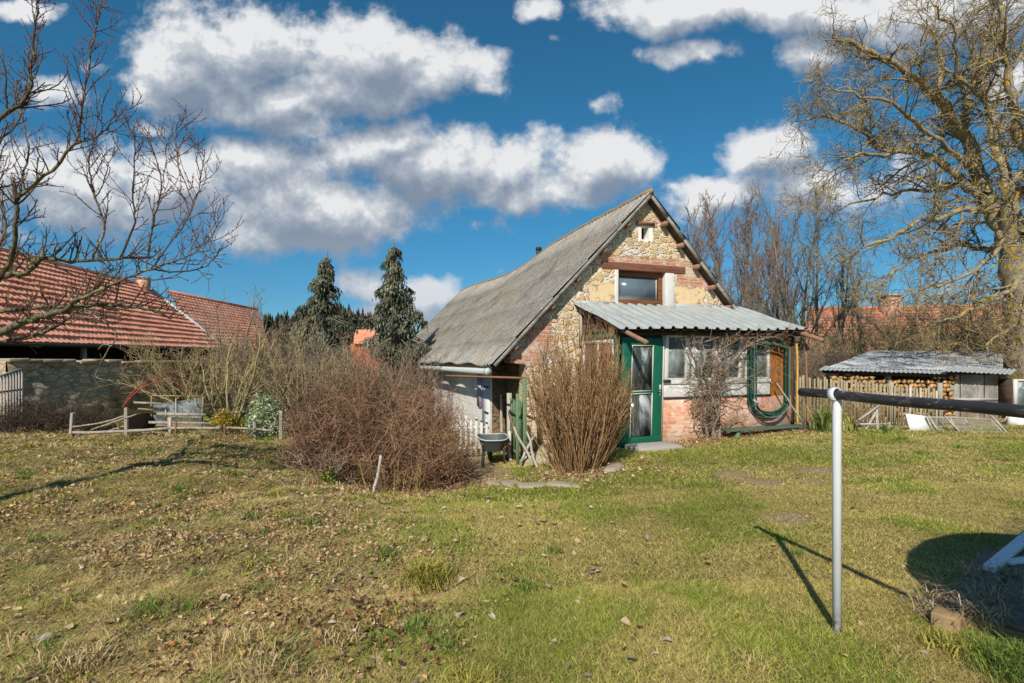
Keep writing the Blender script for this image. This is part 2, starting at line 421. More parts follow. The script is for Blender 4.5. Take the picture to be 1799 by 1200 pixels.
def make_grass():
    kp = lambda x, y: (1 - .93 * soil_w(x, y)) * (1 - .15 * rough_w(x, y)) * (~deck_d(x, y))
    parts = []
    for (n, a, b, h, w) in ((300000, 1.7, 3.6, .020, .0036), (290000, 3.4, 6.2, .021, .0050), (190000, 6, 10, .024, .009), (70000, 9.5, 15, .04, .015)):
        x, y = scatter(n, a, b, keep=kp); r = rough_w(x, y); m = len(x); g = green_w(x, y)
        hh = h * (.5 + 1.0 * NR.random(m)) * (1 + .6 * g + 2.6 * r * fbm(x * 6 + 50, y * 6, 3) ** 2) * (.55 + .9 * fbm(x * 2.6, y * 2.6, 3))
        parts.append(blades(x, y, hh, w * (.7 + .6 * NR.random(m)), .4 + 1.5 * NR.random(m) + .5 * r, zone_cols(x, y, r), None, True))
    # tussocks
    tx, ty = scatter(800, 1.8, 10.5, keep=lambda x, y: (.06 + .75 * rough_w(x, y)) * (1 - soil_w(x, y)))
    ex = [(2.5, 2.55, 420, .13, 'g'), (2.66, 2.5, 420, .13, 'g'), (2.42, 2.44, 300, .1, 'g'), (2.3, 2.72, 160, .09, 'y'), (-.55, 3.0, 130, .085, 'g'), (-.35, 2.85, 80, .08, 'g'), (-.75, 2.85, 60, .07, 'g'), (-.62, 3.75, 420, .15, 'y'), (-2.2, 3.1, 110, .085, 'g'), (-2.0, 3.2, 60, .06, 'g'),
          (-1.5, 2.75, 160, .11, 's'), (-1.25, 2.55, 160, .11, 's'), (-2.2, 2.6, 160, .11, 's'), (-1.0, 2.95, 120, .09, 's'), (-1.9, 4.9, 110, .08, 'g'), (-2.15, 5.0, 80, .08, 'g'), (-1.0, 4.1, 90, .075, 'g'), (.1, 3.6, 110, .06, 'g'), (.35, 4.3, 80, .05, 'g'), (-.2, 2.4, 260, .12, 'y')]
    gx, gy = scatter(1500, 1.8, 9.5, keep=lambda x, y: (.10 + .5 * rough_w(x, y)) * (1 - soil_w(x, y)) * sstep(fbm(x * 1.5 + 9, y * 1.5 + 3, 3), .46, .62))
    for i in range(len(gx)): ex.append((gx[i], gy[i], int(12 + 26 * NR.random()), .03 + .045 * NR.random(), 'g' if NR.random() < .75 else 'y'))
    for i in range(len(tx)): ex.append((tx[i], ty[i], int(25 + 45 * NR.random()), .035 + .05 * NR.random(), NR.choice(['g', 'y', 's', 'y', 's'])))
    pal = {'g': (.20, .275, .055), 'y': (.42, .37, .08), 's': (.58, .44, .22)}
    X, Y, Hh, Cc = [], [], [], []
    for (a, b, k, h, c) in ex:
        rad = .03 + h * .75
        X.append(a + NR.normal(0, rad * .6, k)); Y.append(b + NR.normal(0, rad * .6, k)); Hh.append(h * (.5 + .8 * NR.random(k)))
        Cc.append(np.array(pal[c])[None] * (.65 + .7 * NR.random(k))[:, None])
    x = np.concatenate(X); y = np.concatenate(Y); ok = ~deck_d(x, y)
    x, y, h, c = x[ok], y[ok], np.concatenate(Hh)[ok], np.concatenate(Cc)[ok]
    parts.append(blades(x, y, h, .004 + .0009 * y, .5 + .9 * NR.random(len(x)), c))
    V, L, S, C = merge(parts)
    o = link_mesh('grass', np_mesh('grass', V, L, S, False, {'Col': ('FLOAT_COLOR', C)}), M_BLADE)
    tag(o, 'short yellow green spring grass covering the garden', 'grass', kind='stuff')
make_grass()

def leaf_mesh(x, y, z, ln, wd, tilt, col):
    """curled dead leaves: four-point outline with a raised fold"""
    n = len(x); a = NR.random(n) * 2 * np.pi; t = tilt * (NR.random(n) - .5) * 2; roll = tilt * (NR.random(n) - .5) * 2
    prof = np.array([(-.5, 0, 0), (-.22, .40, .12), (.15, .42, .16), (.5, 0, .05), (.15, -.42, .16), (-.22, -.40, .12), (-.2, 0, -.05), (.18, 0, -.04)])
    Q = np.repeat(prof[None], n, 0).copy(); Q[:, :, 0] += NR.normal(0, .10, (n, 8)); Q[:, :, 1] += NR.normal(0, .13, (n, 8)); Q[:, :, 2] *= (NR.random(n) * 4.5 - 1.0)[:, None]
    Q[:, :, 2] += NR.normal(0, .12, (n, 8))
    Q[:, :, 0] *= ln[:, None]; Q[:, :, 1] *= wd[:, None]; Q[:, :, 2] *= wd[:, None]
    def rot(Q, i, j, an):
        c, s = np.cos(an)[:, None], np.sin(an)[:, None]; p, q = Q[:, :, i].copy(), Q[:, :, j].copy()
        Q[:, :, i] = p * c - q * s; Q[:, :, j] = p * s + q * c
    rot(Q, 0, 2, t); rot(Q, 1, 2, roll); rot(Q, 0, 1, a)
    Q[:, :, 0] += x[:, None]; Q[:, :, 1] += y[:, None]; Q[:, :, 2] += z[:, None]
    k = np.arange(n)[:, None] * 8
    loops = (k + np.array([[0, 6, 1, 1, 6, 7, 2, 2, 7, 3, 0, 5, 6, 5, 4, 7, 6, 4, 3, 7]])).ravel()
    st = (np.arange(n)[:, None] * 20 + np.array([[0, 3, 7, 10, 13, 17]])).ravel()
    C = np.ones((n, 8, 4)); C[:, :, :3] = col[:, None] * (.8 + .4 * NR.random((n, 8, 1)))
    return Q.reshape(-1, 3), loops, st, C.reshape(-1, 4)
LEAFPAL = 1.22 * np.array([(.42, .27, .14), (.30, .18, .095), (.48, .34, .19), (.46, .35, .23), (.20, .125, .07), (.44, .23, .13), (.50, .40, .29), (.50, .34, .15), (.36, .22, .12)])
def make_litter():
    parts = []
    def put(x, y, lo, hi, tilt, lift=.015, pal=LEAFPAL, pr=None):
        m = len(x)
        if not m: return
        L = lo + (hi - lo) * NR.random(m) ** 1.4
        c = pal[NR.choice(len(pal), m, p=pr)] * (.75 + .5 * NR.random(m))[:, None]
        parts.append(leaf_mesh(x, y, gz(x, y) + lift * (.4 + NR.random(m)), L, L * (.45 + .35 * NR.random(m)), tilt, c))
    cl = lambda x, y: sstep(fbm(x * 1.9 + 5, y * 1.9 + 60, 4), .38, .62)
    x, y = scatter(46000, 1.7, 5.2, keep=lambda x, y: rough_w(x, y) * (.12 + .88 * cl(x, y)) * (~deck_d(x, y))); put(x, y, .012, .042, .9, .022)
    x, y = scatter(40000, 4.8, 10.5, keep=lambda x, y: rough_w(x, y) * (.2 + .8 * cl(x, y))); put(x, y, .020, .055, .9, .026)
    x, y = scatter(420, 1.7, 10, keep=lambda x, y: 1 - .8 * rough_w(x, y) - .0 * x); put(x, y, .025, .062, .5, .02)
    x, y = scatter(900, 1.7, 6, keep=lambda x, y: sstep(np.abs(x - (-.15 - .36 * (y - 2.5))), 1.0, .2)); put(x, y, .022, .06, .6, .02)
    # big pale leaves that lie singly
    k = 130; x = NR.uniform(-3.2, 1.2, k); y = NR.uniform(2.1, 6.5, k); put(x, y, .05, .085, .5, .025, np.array([(.56, .47, .37), (.54, .40, .25), (.50, .34, .19), (.46, .37, .27)]))
    # soil heap of red leaves in the middle of the slope
    k = 420; x = NR.normal(-1.05, .32, k); y = NR.normal(3.05, .30, k); put(x, y, .02, .055, .9, .03, np.array([(.34, .20, .11), (.24, .12, .07), (.42, .28, .16), (.18, .09, .05), (.30, .10, .06)]))
    # below the wide bush, under the upright shrub, along the porch
    for (cx, cy, sx, sy, k) in ((-1.9, 7.7, 1.2, .5, 1300), (1.05, 7.7, .55, .4, 800), (-2.1, 6.7, .5, .4, 300)):
        x = NR.normal(cx, sx, k); y = NR.normal(cy, sy, k); ok = ~in_house(x, y); put(x[ok], y[ok], .025, .06, .8, .02)
    a = NR.uniform(-.3, 3.9, 1500); b = -1.5 - np.abs(NR.normal(0, .35, 1500)) ; x = 1.991 + .942 * a - .335 * b; y = 11.232 + .335 * a + .942 * b
    put(x, y, .025, .055, .7, .02)
    # yellow-green leaves low on the slope
    k = 60; x = NR.uniform(-2.5, 0, k); y = NR.uniform(2.0, 4.5, k); put(x, y, .02, .05, .6, .03, np.array([(.30, .30, .03), (.12, .20, .03), (.42, .20, .04), (.22, .06, .04)]))
    V, L, S, C = merge(parts)
    o = link_mesh('dead_leaves', np_mesh('dead_leaves', V, L, S, False, {'Col': ('FLOAT_COLOR', C)}), M_LEAF)
    tag(o, 'brown dead leaves lying over the grass', 'leaf litter', kind='stuff')
make_litter()
# ================================================================ SURFACE MATERIALS
def scaled(n, co, x, y, z): return n.v('MULTIPLY', co, (x, y, z))
def boxmask(n, X, Z, x0, x1, z0, z1, s, wob):
    a = n.m('MINIMUM', n.m('SUBTRACT', n.m('ADD', X, wob), x0), n.m('SUBTRACT', x1, n.m('ADD', X, wob)))
    b = n.m('MINIMUM', n.m('SUBTRACT', n.m('ADD', Z, wob), z0), n.m('SUBTRACT', z1, n.m('ADD', Z, wob)))
    return n.step(n.m('MINIMUM', a, b), -s, s)
def rubble(n, co, sc=4.6, zs=1.95, pal=None, mortar=((.66, .54, .39), (.86, .77, .64)), mw=.115):
    w = n.v('ADD', co, n.v('SCALE', n.v('SUBTRACT', n.noise(co, 2.2, 3, .5, out=1), (.5, .5, .5)), scale=.22))
    w = n.v('ADD', w, n.v('SCALE', n.v('SUBTRACT', n.noise(co, 14, 2, .5, out=1), (.5, .5, .5)), scale=.035))
    q = scaled(n, w, 1, 1, zs)
    e = n.vor(q, sc, 'DISTANCE_TO_EDGE'); c = n.vor(q, sc, 'F1', out=1)
    cr = n.sep(c)[0]; cg = n.sep(c)[1]
    pal = pal or [(0, (.56, .36, .14)), (.2, (.72, .51, .23)), (.4, (.80, .62, .37)), (.58, (.64, .39, .19)), (.72, (.84, .69, .46)), (.88, (.68, .53, .36)), (1, (.74, .48, .25))]
    st = n.ramp(cr, pal)
    fine = n.noise(co, 22, 6, .7); mid = n.noise(co, 5, 4, .6)
    st = n.mix(n.m('MULTIPLY', n.step(fine, .56, .34), .8), st, n.mix(.55, st, (.26, .16, .08)))
    wd = n.m('ADD', mw, n.m('MULTIPLY', n.m('SUBTRACT', mid, .5), mw * 3.2))
    k = n.node('ShaderNodeMapRange', interpolation_type='SMOOTHSTEP'); n.put(k.inputs[0], e); n.put(k.inputs[1], n.m('MULTIPLY', wd, .45)); n.put(k.inputs[2], n.m('ADD', wd, .03)); m = k.outputs[0]
    mo = n.mix(fine, mortar[0], mortar[1])
    crack = n.m('MULTIPLY', n.m('MULTIPLY', m, n.m('SUBTRACT', 1, m)), 3.4)
    col = n.mix(m, mo, st); col = n.mix(n.m('MULTIPLY', crack, n.m('MULTIPLY', n.step(mid, .46, .70), .7)), col, (.14, .09, .05))
    h = n.m('ADD', n.m('MULTIPLY', m, n.m('ADD', .55, n.m('MULTIPLY', cg, .6))), n.m('MULTIPLY', fine, .5))
    return col, h, fine, mid
def bricks(n, X, Z, co, worn=.5, mortar=(.60, .50, .42)):
    b = n.node('ShaderNodeTexBrick'); v = n.comb(X, Z, 0)
    v = n.v('ADD', v, n.v('SCALE', n.v('SUBTRACT', n.noise(co, 9, 3, .6, out=1), (.5, .5, .5)), scale=.03)); n.put(b.inputs['Vector'], v)
    b.inputs['Scale'].default_value = 1; b.inputs['Brick Width'].default_value = .27; b.inputs['Row Height'].default_value = .082
    b.inputs['Mortar Size'].default_value = .011; b.inputs['Mortar Smooth'].default_value = .25; b.inputs['Bias'].default_value = -.1
    b.inputs['Color1'].default_value = (.56, .20, .105, 1); b.inputs['Color2'].default_value = (.68, .34, .20, 1); b.inputs['Mortar'].default_value = (*mortar, 1)
    f = n.noise(co, 26, 5, .65); m = n.noise(co, 4.2, 4, .6)
    c = n.mix(n.step(f, .35, .7), b.outputs[0], n.mix(.5, b.outputs[0], (.30, .10, .06)))
    c = n.mix(n.m('MULTIPLY', n.step(m, .46, .66), worn), c, (.70, .56, .46))
    return c, n.m('ADD', n.m('SUBTRACT', 1, b.outputs['Fac']), n.m('MULTIPLY', f, .4))
def f_gable(n, co):
    X, Y, Z = n.sep(co)
    col, h, fine, mid = rubble(n, co)
    wob = n.m('MULTIPLY', n.m('SUBTRACT', n.noise(co, 3.6, 6, .72), .5), 1.0)
    # patches where old white render is left
    wh = n.step(n.noise(n.v('ADD', co, (4, 2, 7)), 1.7, 5, .65), .53, .62)
    up = n.step(Z, 3.0, 4.2)
    col = n.mix(n.m('MULTIPLY', wh, n.m('ADD', .35, n.m('MULTIPLY', up, .5))), col, n.mix(fine, (.66, .58, .50), (.86, .81, .75)))
    h = n.m('SUBTRACT', h, n.m('MULTIPLY', wh, .3))
    bc, bh = bricks(n, X, Z, co, .9, (.72, .60, .50))
    bc = n.mix(n.m('MULTIPLY', n.step(n.noise(n.v('ADD', co, (1, 8, 3)), 2.6, 5, .7), .48, .62), .8), bc, n.mix(fine, (.62, .47, .34), (.80, .70, .58)))
    bm = None
    for (x0, x1, z0, z1) in ((-.25, 2.35, 3.66, 3.92), (1.95, 2.85, 3.25, 3.80), (-1.78, -1.22, 1.74, 2.42), (-2.3, -1.42, 1.48, 1.86), (.85, 1.4, 4.62, 4.75)):
        q = boxmask(n, X, Z, x0, x1, z0, z1, .03, n.m('MULTIPLY', wob, .45)); bm = q if bm is None else n.m('MAXIMUM', bm, q)
    col = n.mix(bm, col, bc); h = n.mix(bm, h, bh)
    pm = None
    for (x0, x1, z0, z1) in ((-.36, .36, 2.8, 3.28), (1.68, 2.72, 2.8, 3.30)):
        q = boxmask(n, X, Z, x0, x1, z0, z1, .02, n.m('MULTIPLY', wob, .62)); pm = q if pm is None else n.m('MAXIMUM', pm, q)
    pm = n.m('MULTIPLY', pm, n.step(n.noise(n.v('ADD', co, (9, 3, 1)), 5.5, 5, .7), .36, .47))
    col = n.mix(pm, col, n.mix(n.noise(co, 6, 6, .75), (.62, .43, .22), (.84, .66, .44))); h = n.mix(pm, h, n.m('ADD', .9, n.m('MULTIPLY', fine, .22)))
    gm = boxmask(n, X, Z, -1.45, -1.0, 1.45, 1.70, .02, n.m('MULTIPLY', wob, .4))
    col = n.mix(gm, col, (.62, .58, .53))
    vm = boxmask(n, X, Z, .90, 1.30, 4.27, 4.66, .02, n.m('MULTIPLY', wob, .10))
    col = n.mix(vm, col, (.82, .79, .74)); h = n.mix(vm, h, .9)
    # damp moss near the ground
    col = n.mix(n.m('MULTIPLY', n.step(Z, .35, -.35), n.step(mid, .4, .6)), col, (.22, .19, .07))
    return col, h
M_GABLE = material('rubble_stone_gable', f_gable, .93, .1, bump=1.0, bdist=.05)
def f_garden_wall(n, co):
    pal = [(0, (.44, .32, .19)), (.25, (.62, .50, .34)), (.5, (.50, .36, .20)), (.7, (.70, .61, .47)), (1, (.58, .39, .21))]
    col, h, fine, mid = rubble(n, co, 4.4, 2.1, pal, ((.36, .30, .22), (.58, .50, .40)), .055)
    big = n.noise(co, .9, 4, .6)
    col = n.mix(n.m('MULTIPLY', n.step(big, .52, .68), .8), col, (.085, .075, .03))
    return col, h
M_RUBBLE = material('garden_wall_stone', f_garden_wall, .95, .08, bump=1.0, bdist=.05)
def f_brick(n, co):
    X, Y, Z = n.sep(co); c, h = bricks(n, n.m('ADD', X, Y), Z, co, .95, (.66, .46, .36)); p = n.noise(n.v('ADD', co, (3, 1, 2)), 2.1, 5, .7)
    c = n.mix(n.m('MULTIPLY', n.step(p, .42, .6), .75), c, n.mix(n.noise(co, 12, 4, .7), (.58, .33, .22), (.72, .52, .41))); return n.mix(n.m('MULTIPLY', n.step(Z, .25, -.05), .6), c, (.26, .17, .11)), h
M_BRICK = material('worn_brick', f_brick, .92, .1, bump=.8, bdist=.02)
def f_plaster(n, co):
    X, Y, Z = n.sep(co); a = n.noise(co, 3, 5, .65); b = n.noise(co, 25, 4, .6)
    c = n.mix(n.step(a, .35, .7), (.80, .79, .77), (.62, .60, .57)); c = n.mix(n.m('MULTIPLY', n.step(Z, .3, -.6), a), c, (.40, .35, .27))
    return c, b
M_PLASTER = material('white_render', f_plaster, .9, .15, bump=.3)
def f_eternit(n, co):
    a = n.noise(co, 2.2, 5, .65); b = n.noise(co, 38, 4, .75); s = n.noise(scaled(n, co, 1.2, 14, 1.2), 3, 4, .6); sp = n.noise(co, 75, 2, .5)
    c = n.mix(a, (.27, .25, .225), (.46, .435, .40)); c = n.mix(n.step(s, .38, .62), c, n.mix(.55, c, (.15, .135, .12)))  # streaks painted down the slope, also for shade in the corrugations
    c = n.mix(n.m('MULTIPLY', n.step(b, .50, .66), .8), c, (.60, .57, .52)); c = n.mix(n.m('MULTIPLY', n.step(sp, .60, .72), .8), c, (.10, .085, .07))
    c = n.mix(n.m('MULTIPLY', n.step(n.noise(co, .8, 4, .6), .50, .68), .5), c, (.36, .27, .16)); c = n.mix(n.m('MULTIPLY', n.step(n.noise(n.v('ADD', co, (7, 1, 3)), 1.1, 5, .65), .52, .66), .5), c, (.115, .10, .085))
    return c, b
M_ETERNIT = material('weathered_corrugated_cement', f_eternit, .95, .08, bump=.6, bdist=.015)
def f_ridge(n, co):
    a = n.noise(co, 6, 5, .7); return n.mix(n.step(a, .35, .65), (.30, .25, .17), (.36, .23, .08)), a
M_RIDGE = material('mossy_ridge', f_ridge, .95, .05, bump=.6)
def f_zinc(n, co):
    a = n.noise(co, 2.5, 5, .6); b = n.noise(scaled(n, co, 8, 1, 1), 3, 4, .6)
    c = n.mix(a, (.31, .34, .34), (.46, .485, .475)); c = n.mix(n.m('MULTIPLY', n.step(b, .45, .7), .6), c, (.26, .265, .24)); return c, None, n.m('MULTIPLY_ADD', a, .3, .35)
M_ZINC = material('painted_sheet_metal', f_zinc, .5, .4)
def f_shed_roof(n, co):
    a = n.noise(co, 1.8, 5, .7); b = n.noise(co, 12, 4, .7); c = n.mix(n.step(a, .34, .62), (.13, .145, .17), (.60, .62, .64)); c = n.mix(n.m('MULTIPLY', n.step(b, .50, .62), .75), c, (.17, .14, .12)); return c, b
M_SHEDROOF = material('patched_shed_sheet', f_shed_roof, .65, .3, bump=.3)
def wood(name, c0, c1, ax=2, rough=.8, gr=1, spec=.2, dark=(.05, .035, .02), dk=.5):
    def fn(n, co):
        sc = [7, 7, 7]; sc[ax] = .9
        rv = n.m('MULTIPLY', n.rand(), 30)
        q = n.v('ADD', scaled(n, co, *sc), n.comb(rv, rv, rv))
        a = n.noise(q, 3.2 * gr, 5, .65); b = n.noise(co, 2.3, 3, .6); f = n.noise(q, 14 * gr, 3, .6)
        c = n.mix(n.step(a, .3, .7), c0, c1); c = n.mix(n.m('MULTIPLY', n.step(f, .58, .75), dk), c, dark)
        c = n.mix(n.m('MULTIPLY', b, .35), c, n.mix(.5, c, dark)); return c, a
    return material(name, fn, rough, spec, bump=.35, bdist=.01)
M_GREY_Z = wood('weathered_wood_upright', (.36, .32, .26), (.52, .48, .41))
M_GREY_X = wood('weathered_wood_lengthwise', (.36, .33, .28), (.56, .52, .46), 0)
M_DARK_X = wood('dark_brown_boards', (.055, .038, .028), (.11, .075, .055), 1)
M_LINTEL = wood('lintel_wood', (.17, .065, .04), (.26, .115, .075), 0)
M_BROWNFRAME = wood('brown_window_wood', (.13, .05, .022), (.24, .10, .04), 0, .6)
M_ORANGE = wood('orange_stained_board', (.30, .10, .022), (.46, .19, .05), 2, .6)
M_POLE = wood('round_pole_wood', (.23, .12, .075), (.36, .21, .14), 1)
M_TIMBER = wood('deck_timber', (.30, .20, .10), (.42, .29, .15), 0)
M_DECK = wood('deck_plank', (.13, .105, .085), (.21, .18, .15), 0)
M_YELLOW = wood('yellowed_post', (.55, .33, .06), (.68, .44, .12), 2)
def paint(name, c, var=.25, rough=.55, chips=None, spec=.35):
    def fn(n, co):
        a = n.noise(co, 5, 5, .65); b = n.noise(co, 30, 4, .6); d = tuple(q * (1 - var) for q in c)
        k = n.mix(a, d, tuple(min(1, q * (1 + var * .5)) for q in c))
        if chips: k = n.mix(n.step(b, .64, .70), k, chips)
        return k, b
    return material(name, fn, rough, spec, bump=.12, bdist=.01)
M_GREEN = paint('green_door_paint', (.010, .135, .075), .3, .45)
M_GATEGREEN = paint('faded_green_paint', (.15, .235, .125), .5, .85, (.36, .31, .22), .15)
M_WHITE = paint('white_gloss_paint', (.72, .70, .67), .18, .5, (.50, .45, .38))
M_WHITEWOOD = paint('flaking_white_paint', (.66, .62, .58), .2, .8, (.33, .26, .19), .15)
M_BENCH = paint('bench_green_paint', (.10, .15, .10), .4, .8, (.26, .23, .17), .15)
def f_post(n, co):
    b = n.noise(co, 34, 5, .7); a = n.noise(co, 7, 4, .6); Z = n.sep(co)[2]
    c = n.mix(a, (.62, .65, .69), (.76, .78, .80)); rust = n.m('MAXIMUM', n.step(b, .655, .70), n.m('MULTIPLY', n.step(Z, .16, .0), n.step(b, .42, .56)))
    return n.mix(rust, c, (.27, .15, .08)), n.m('MULTIPLY_ADD', rust, -.5, a), n.m('MULTIPLY_ADD', rust, .3, .48)
M_STEEL = material('grey_post_paint', f_post, .5, .35, bump=.25, bdist=.004)
def f_bar(n, co):
    q = scaled(n, co, 26, 5, 26); a = n.noise(q, 1.6, 5, .7, .8); p = n.noise(co, 2.2, 3, .6)
    c = n.mix(n.noise(co, 9, 4, .6), (.016, .015, .018), (.05, .047, .052)); k = n.m('MULTIPLY', n.step(a, .53, .60), n.step(p, .40, .58))
    return n.mix(n.m('MULTIPLY', k, .85), c, (.30, .27, .29)), n.m('MULTIPLY_ADD', k, .6, n.m('MULTIPLY', a, .4)), n.m('MULTIPLY_ADD', k, .3, .42)
M_BAR = material('weathered_black_bar', f_bar, .5, .4, bump=.5, bdist=.004)
M_GUTTER = paint('gutter_metal', (.50, .52, .53), .2, .45)
M_IRON = paint('dark_iron', (.05, .045, .04), .4, .6, (.13, .07, .04))
M_RUST = paint('rusty_tube', (.26, .12, .07), .4, .8, (.12, .20, .11))
M_BLACK = material('interior_shade_black', lambda n, co: ((.012, .010, .009), None), .95, .05)  # near-black colour standing for the darkness of unlit hollows
M_CONCRETE = material('old_concrete', lambda n, co: (n.mix(n.noise(co, 5, 6, .7), (.34, .31, .27), (.52, .48, .43)), n.noise(co, 30, 4, .7)), .95, .1, bump=.5)
def f_stoneslab(n, co):
    a = n.noise(co, 4, 6, .7); return n.mix(a, (.30, .24, .17), (.48, .41, .32)), n.noise(co, 18, 5, .7)
M_SLAB = material('pale_stone_slab', f_stoneslab, .95, .1, bump=.7, bdist=.03)
def glass(name, c0, c1, sc, lo, hi, rough=.12, tz=0):
    def fn(n, co):
        a = n.noise(scaled(n, co, 1, 1, .55), sc, 5, .6, .6); st = n.noise(scaled(n, co, 14, 14, .8), 2, 3, .6)
        c = n.mix(n.step(a, lo, hi), c0, c1); c = n.mix(n.m('MULTIPLY', n.step(st, .45, .75), .25), c, c1)
        return c, None, n.m('MULTIPLY_ADD', n.step(a, lo, hi), .35, rough)
    return material(name, fn, rough, .5)
M_GLASSDOOR = glass('blotched_door_glass', (.045, .055, .05), (.50, .53, .54), 2.1, .52, .66)  # dark glass with pale blotches from noise
M_GLASSWIN = glass('dusty_window_glass', (.12, .15, .145), (.36, .41, .40), 2.4, .38, .66)
def f_loft(n, co):
    X, Y, Z = n.sep(co); st = n.noise(scaled(n, co, 22, 1, 1.2), 2, 4, .7)
    c = n.mix(st, (.055, .085, .12), (.17, .22, .27)); low = n.step(n.m('ADD', Z, n.m('MULTIPLY', st, .12)), 3.13, 3.02)
    return n.mix(low, c, (.50, .53, .52)), None
M_GLASSLOFT = material('loft_glass_with_lace', f_loft, .15, .5)

# ================================================================ THE COTTAGE
HO = Vector((1.991, 11.232, 0)); HR = math.atan2(.335, .942)
house = thing('stone_cottage', 'old rubble stone cottage with steep grey corrugated roof and glazed lean-to porch', 'house', HO, HR)
def H(a, b, z): return WM[house] @ Vector((a, b, z))
RA, EL, ER, EZ, RZ, Y0, Y1 = 1.098, -2.61, 4.81, 1.48, 5.32, -.22, 17.4
def sag(y): return float(np.interp(y, [-.3, 0, 3, 5, 6.6, 8.2, 9.6, 11.5, 14, 17.5], [0, 0, -.01, -.06, -.22, -.33, -.33, -.25, -.1, -.02]))
def roofpt(side, y, t, lift=0):
    e = EL if side < 0 else ER
    a = RA + (e - RA) * t
    z = (RZ + sag(y)) * (1 - t) + EZ * t - .015 * math.sin(math.pi * t) + .04 * (vnoise(y * .5, t * 3) - .5)
    if side < 0 and t > .8: z += .10 * (t - .8) / .2 * 0
    return Vector((a + (-.7 if side < 0 else .7) * lift, y, z + .7 * lift))
def rz_under(a):
    t = (a - RA) / ((EL if a < RA else ER) - RA); return (RZ) * (1 - t) + EZ * t - .015 * math.sin(math.pi * t) - .10
# gable wall with window, vent and the cut-away corner
def sheet(outer, holes, y, depth):
    mb = MB(); loops = [[Vector((a, z, 0)) for a, z in l] for l in [outer] + holes]
    flat = [q for l in loops for q in l]
    tris = geometry.tessellate_polygon(loops)
    mb.add([(q.x, y, q.y) for q in flat], [tuple(t) for t in tris])
    for l in loops:
        for p, q in zip(l, l[1:] + l[:1]): mb.quad((p.x, y, p.y), (q.x, y, q.y), (q.x, y + depth, q.y), (p.x, y + depth, p.y))
    return mb
GL, GR = -2.15, 4.35
outer = [(-1.80, -1.2), (GR, -1.2), (GR, rz_under(GR))] + [(a, rz_under(a)) for a in (3.4, 2.3, 1.6)] + [(RA, rz_under(RA))] + [(a, rz_under(a)) for a in (.4, -.6, -1.5)] + [(GL, rz_under(GL)), (GL, 1.54), (-1.80, 1.50)]
outer = [(a + NR.normal(0, .0), z) for a, z in outer]
win = [(.39, 2.83), (1.63, 2.83), (1.63, 3.62), (.39, 3.62)]
vent = [(.99, 4.32), (1.18, 4.31), (1.18, 4.62), (.985, 4.61)]
sheet(outer, [win, vent], 0, .42).build('gable_wall', M_GABLE, house)
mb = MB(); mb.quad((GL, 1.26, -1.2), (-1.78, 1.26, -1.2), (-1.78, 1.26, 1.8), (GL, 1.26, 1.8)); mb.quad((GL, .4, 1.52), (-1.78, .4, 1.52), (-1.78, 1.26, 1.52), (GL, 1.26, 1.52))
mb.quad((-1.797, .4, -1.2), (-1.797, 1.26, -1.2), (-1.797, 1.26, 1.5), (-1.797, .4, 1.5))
mb.build('entry_recess', material('shade_coloured_recess_stone', lambda n, co: rubble(n, co, 3.6, 1.9, [(0, (.20, .13, .075)), (.5, (.30, .19, .10)), (1, (.24, .15, .09))], ((.16, .13, .10), (.22, .18, .14)))[:2], .95, .05, bump=1, bdist=.04), house)  # recess stone gets a darker palette to stand for its shade
mb = MB(); mb.quad((GL, 1.262, -1.5), (GL, 16.8, -1.5), (GL, 16.8, 1.95), (GL, 1.262, 1.95)); mb.quad((GR, 0, -1), (GR, 16.8, -1), (GR, 16.8, 2.0), (GR, 0, 2.0)); mb.quad((GL, 16.8, -1), (GR, 16.8, -1), (GR, 16.8, 1.9), (RA, 16.8, 5.1), (GL, 16.8, 1.9))
mb.build('side_wall', M_PLASTER, house)
MB().span((GL - .05, 2.05, .45), (GL - .0, 2.35, 1.25)).build('plank_door', paint('lilac_door_paint', (.42, .36, .52), .2, .7), house)
d = MB().span((GL - .03, 1.40, -1.0), (GL - .004, 1.95, 1.2)).build('side_door', paint('grey_white_door_paint', (.62, .62, .62), .15, .6), house)
for z in (.35, .95): MB().span((GL - .05, 1.42, z), (GL - .031, 1.75, z + .035)).build('hinge', M_IRON, d)
# main roof: two corrugated slopes, ridge, soffit edge
def slope(side):
    mb = MB(); n_y = int((Y1 - Y0) / .177 * 6); rows = [0, .2, .2001, .42, .4201, .64, .6401, .86, .8601, 1.0]
    lifts = [0, .022, 0, .022, 0, .022, 0, .022, 0, .02]
    vs = []
    for i in range(n_y + 1):
        y = Y0 + (Y1 - Y0) * i / n_y; c = .034 * math.cos(2 * math.pi * y / .177)
        for t, l in zip(rows, lifts): vs.append(roofpt(side, y, t * (1 + .006 * math.sin(y * 3.1)), .03 + c + l))
    w = len(rows)
    mb.add(vs, [(i * w + j, (i + 1) * w + j, (i + 1) * w + j + 1, i * w + j + 1) for i in range(n_y) for j in range(w - 1)])
    return mb
slope(-1).build('roof_slope', M_ETERNIT, house, smooth=False); slope(1).build('roof_slope', M_ETERNIT, house)
mb = MB(); mb.grid(lambda u, v: roofpt(-1, Y0 + .02 + (Y1 - Y0 - .04) * u, .005 + .985 * v, -.05), 40, 8); mb.grid(lambda u, v: roofpt(1, Y0 + .02 + (Y1 - Y0 - .04) * u, .005 + .985 * v, -.05), 40, 8)
mb.build('roof_boarding', M_DARK_X, house)
mb = MB(); ys = np.linspace(Y0 - .02, Y1, 50)
mb.tube([(RA, y, RZ + sag(y) + .035 + .012 * math.sin(y * 9)) for y in ys], .062, 8); mb.build('ridge_cap', M_RIDGE, house, smooth=True)
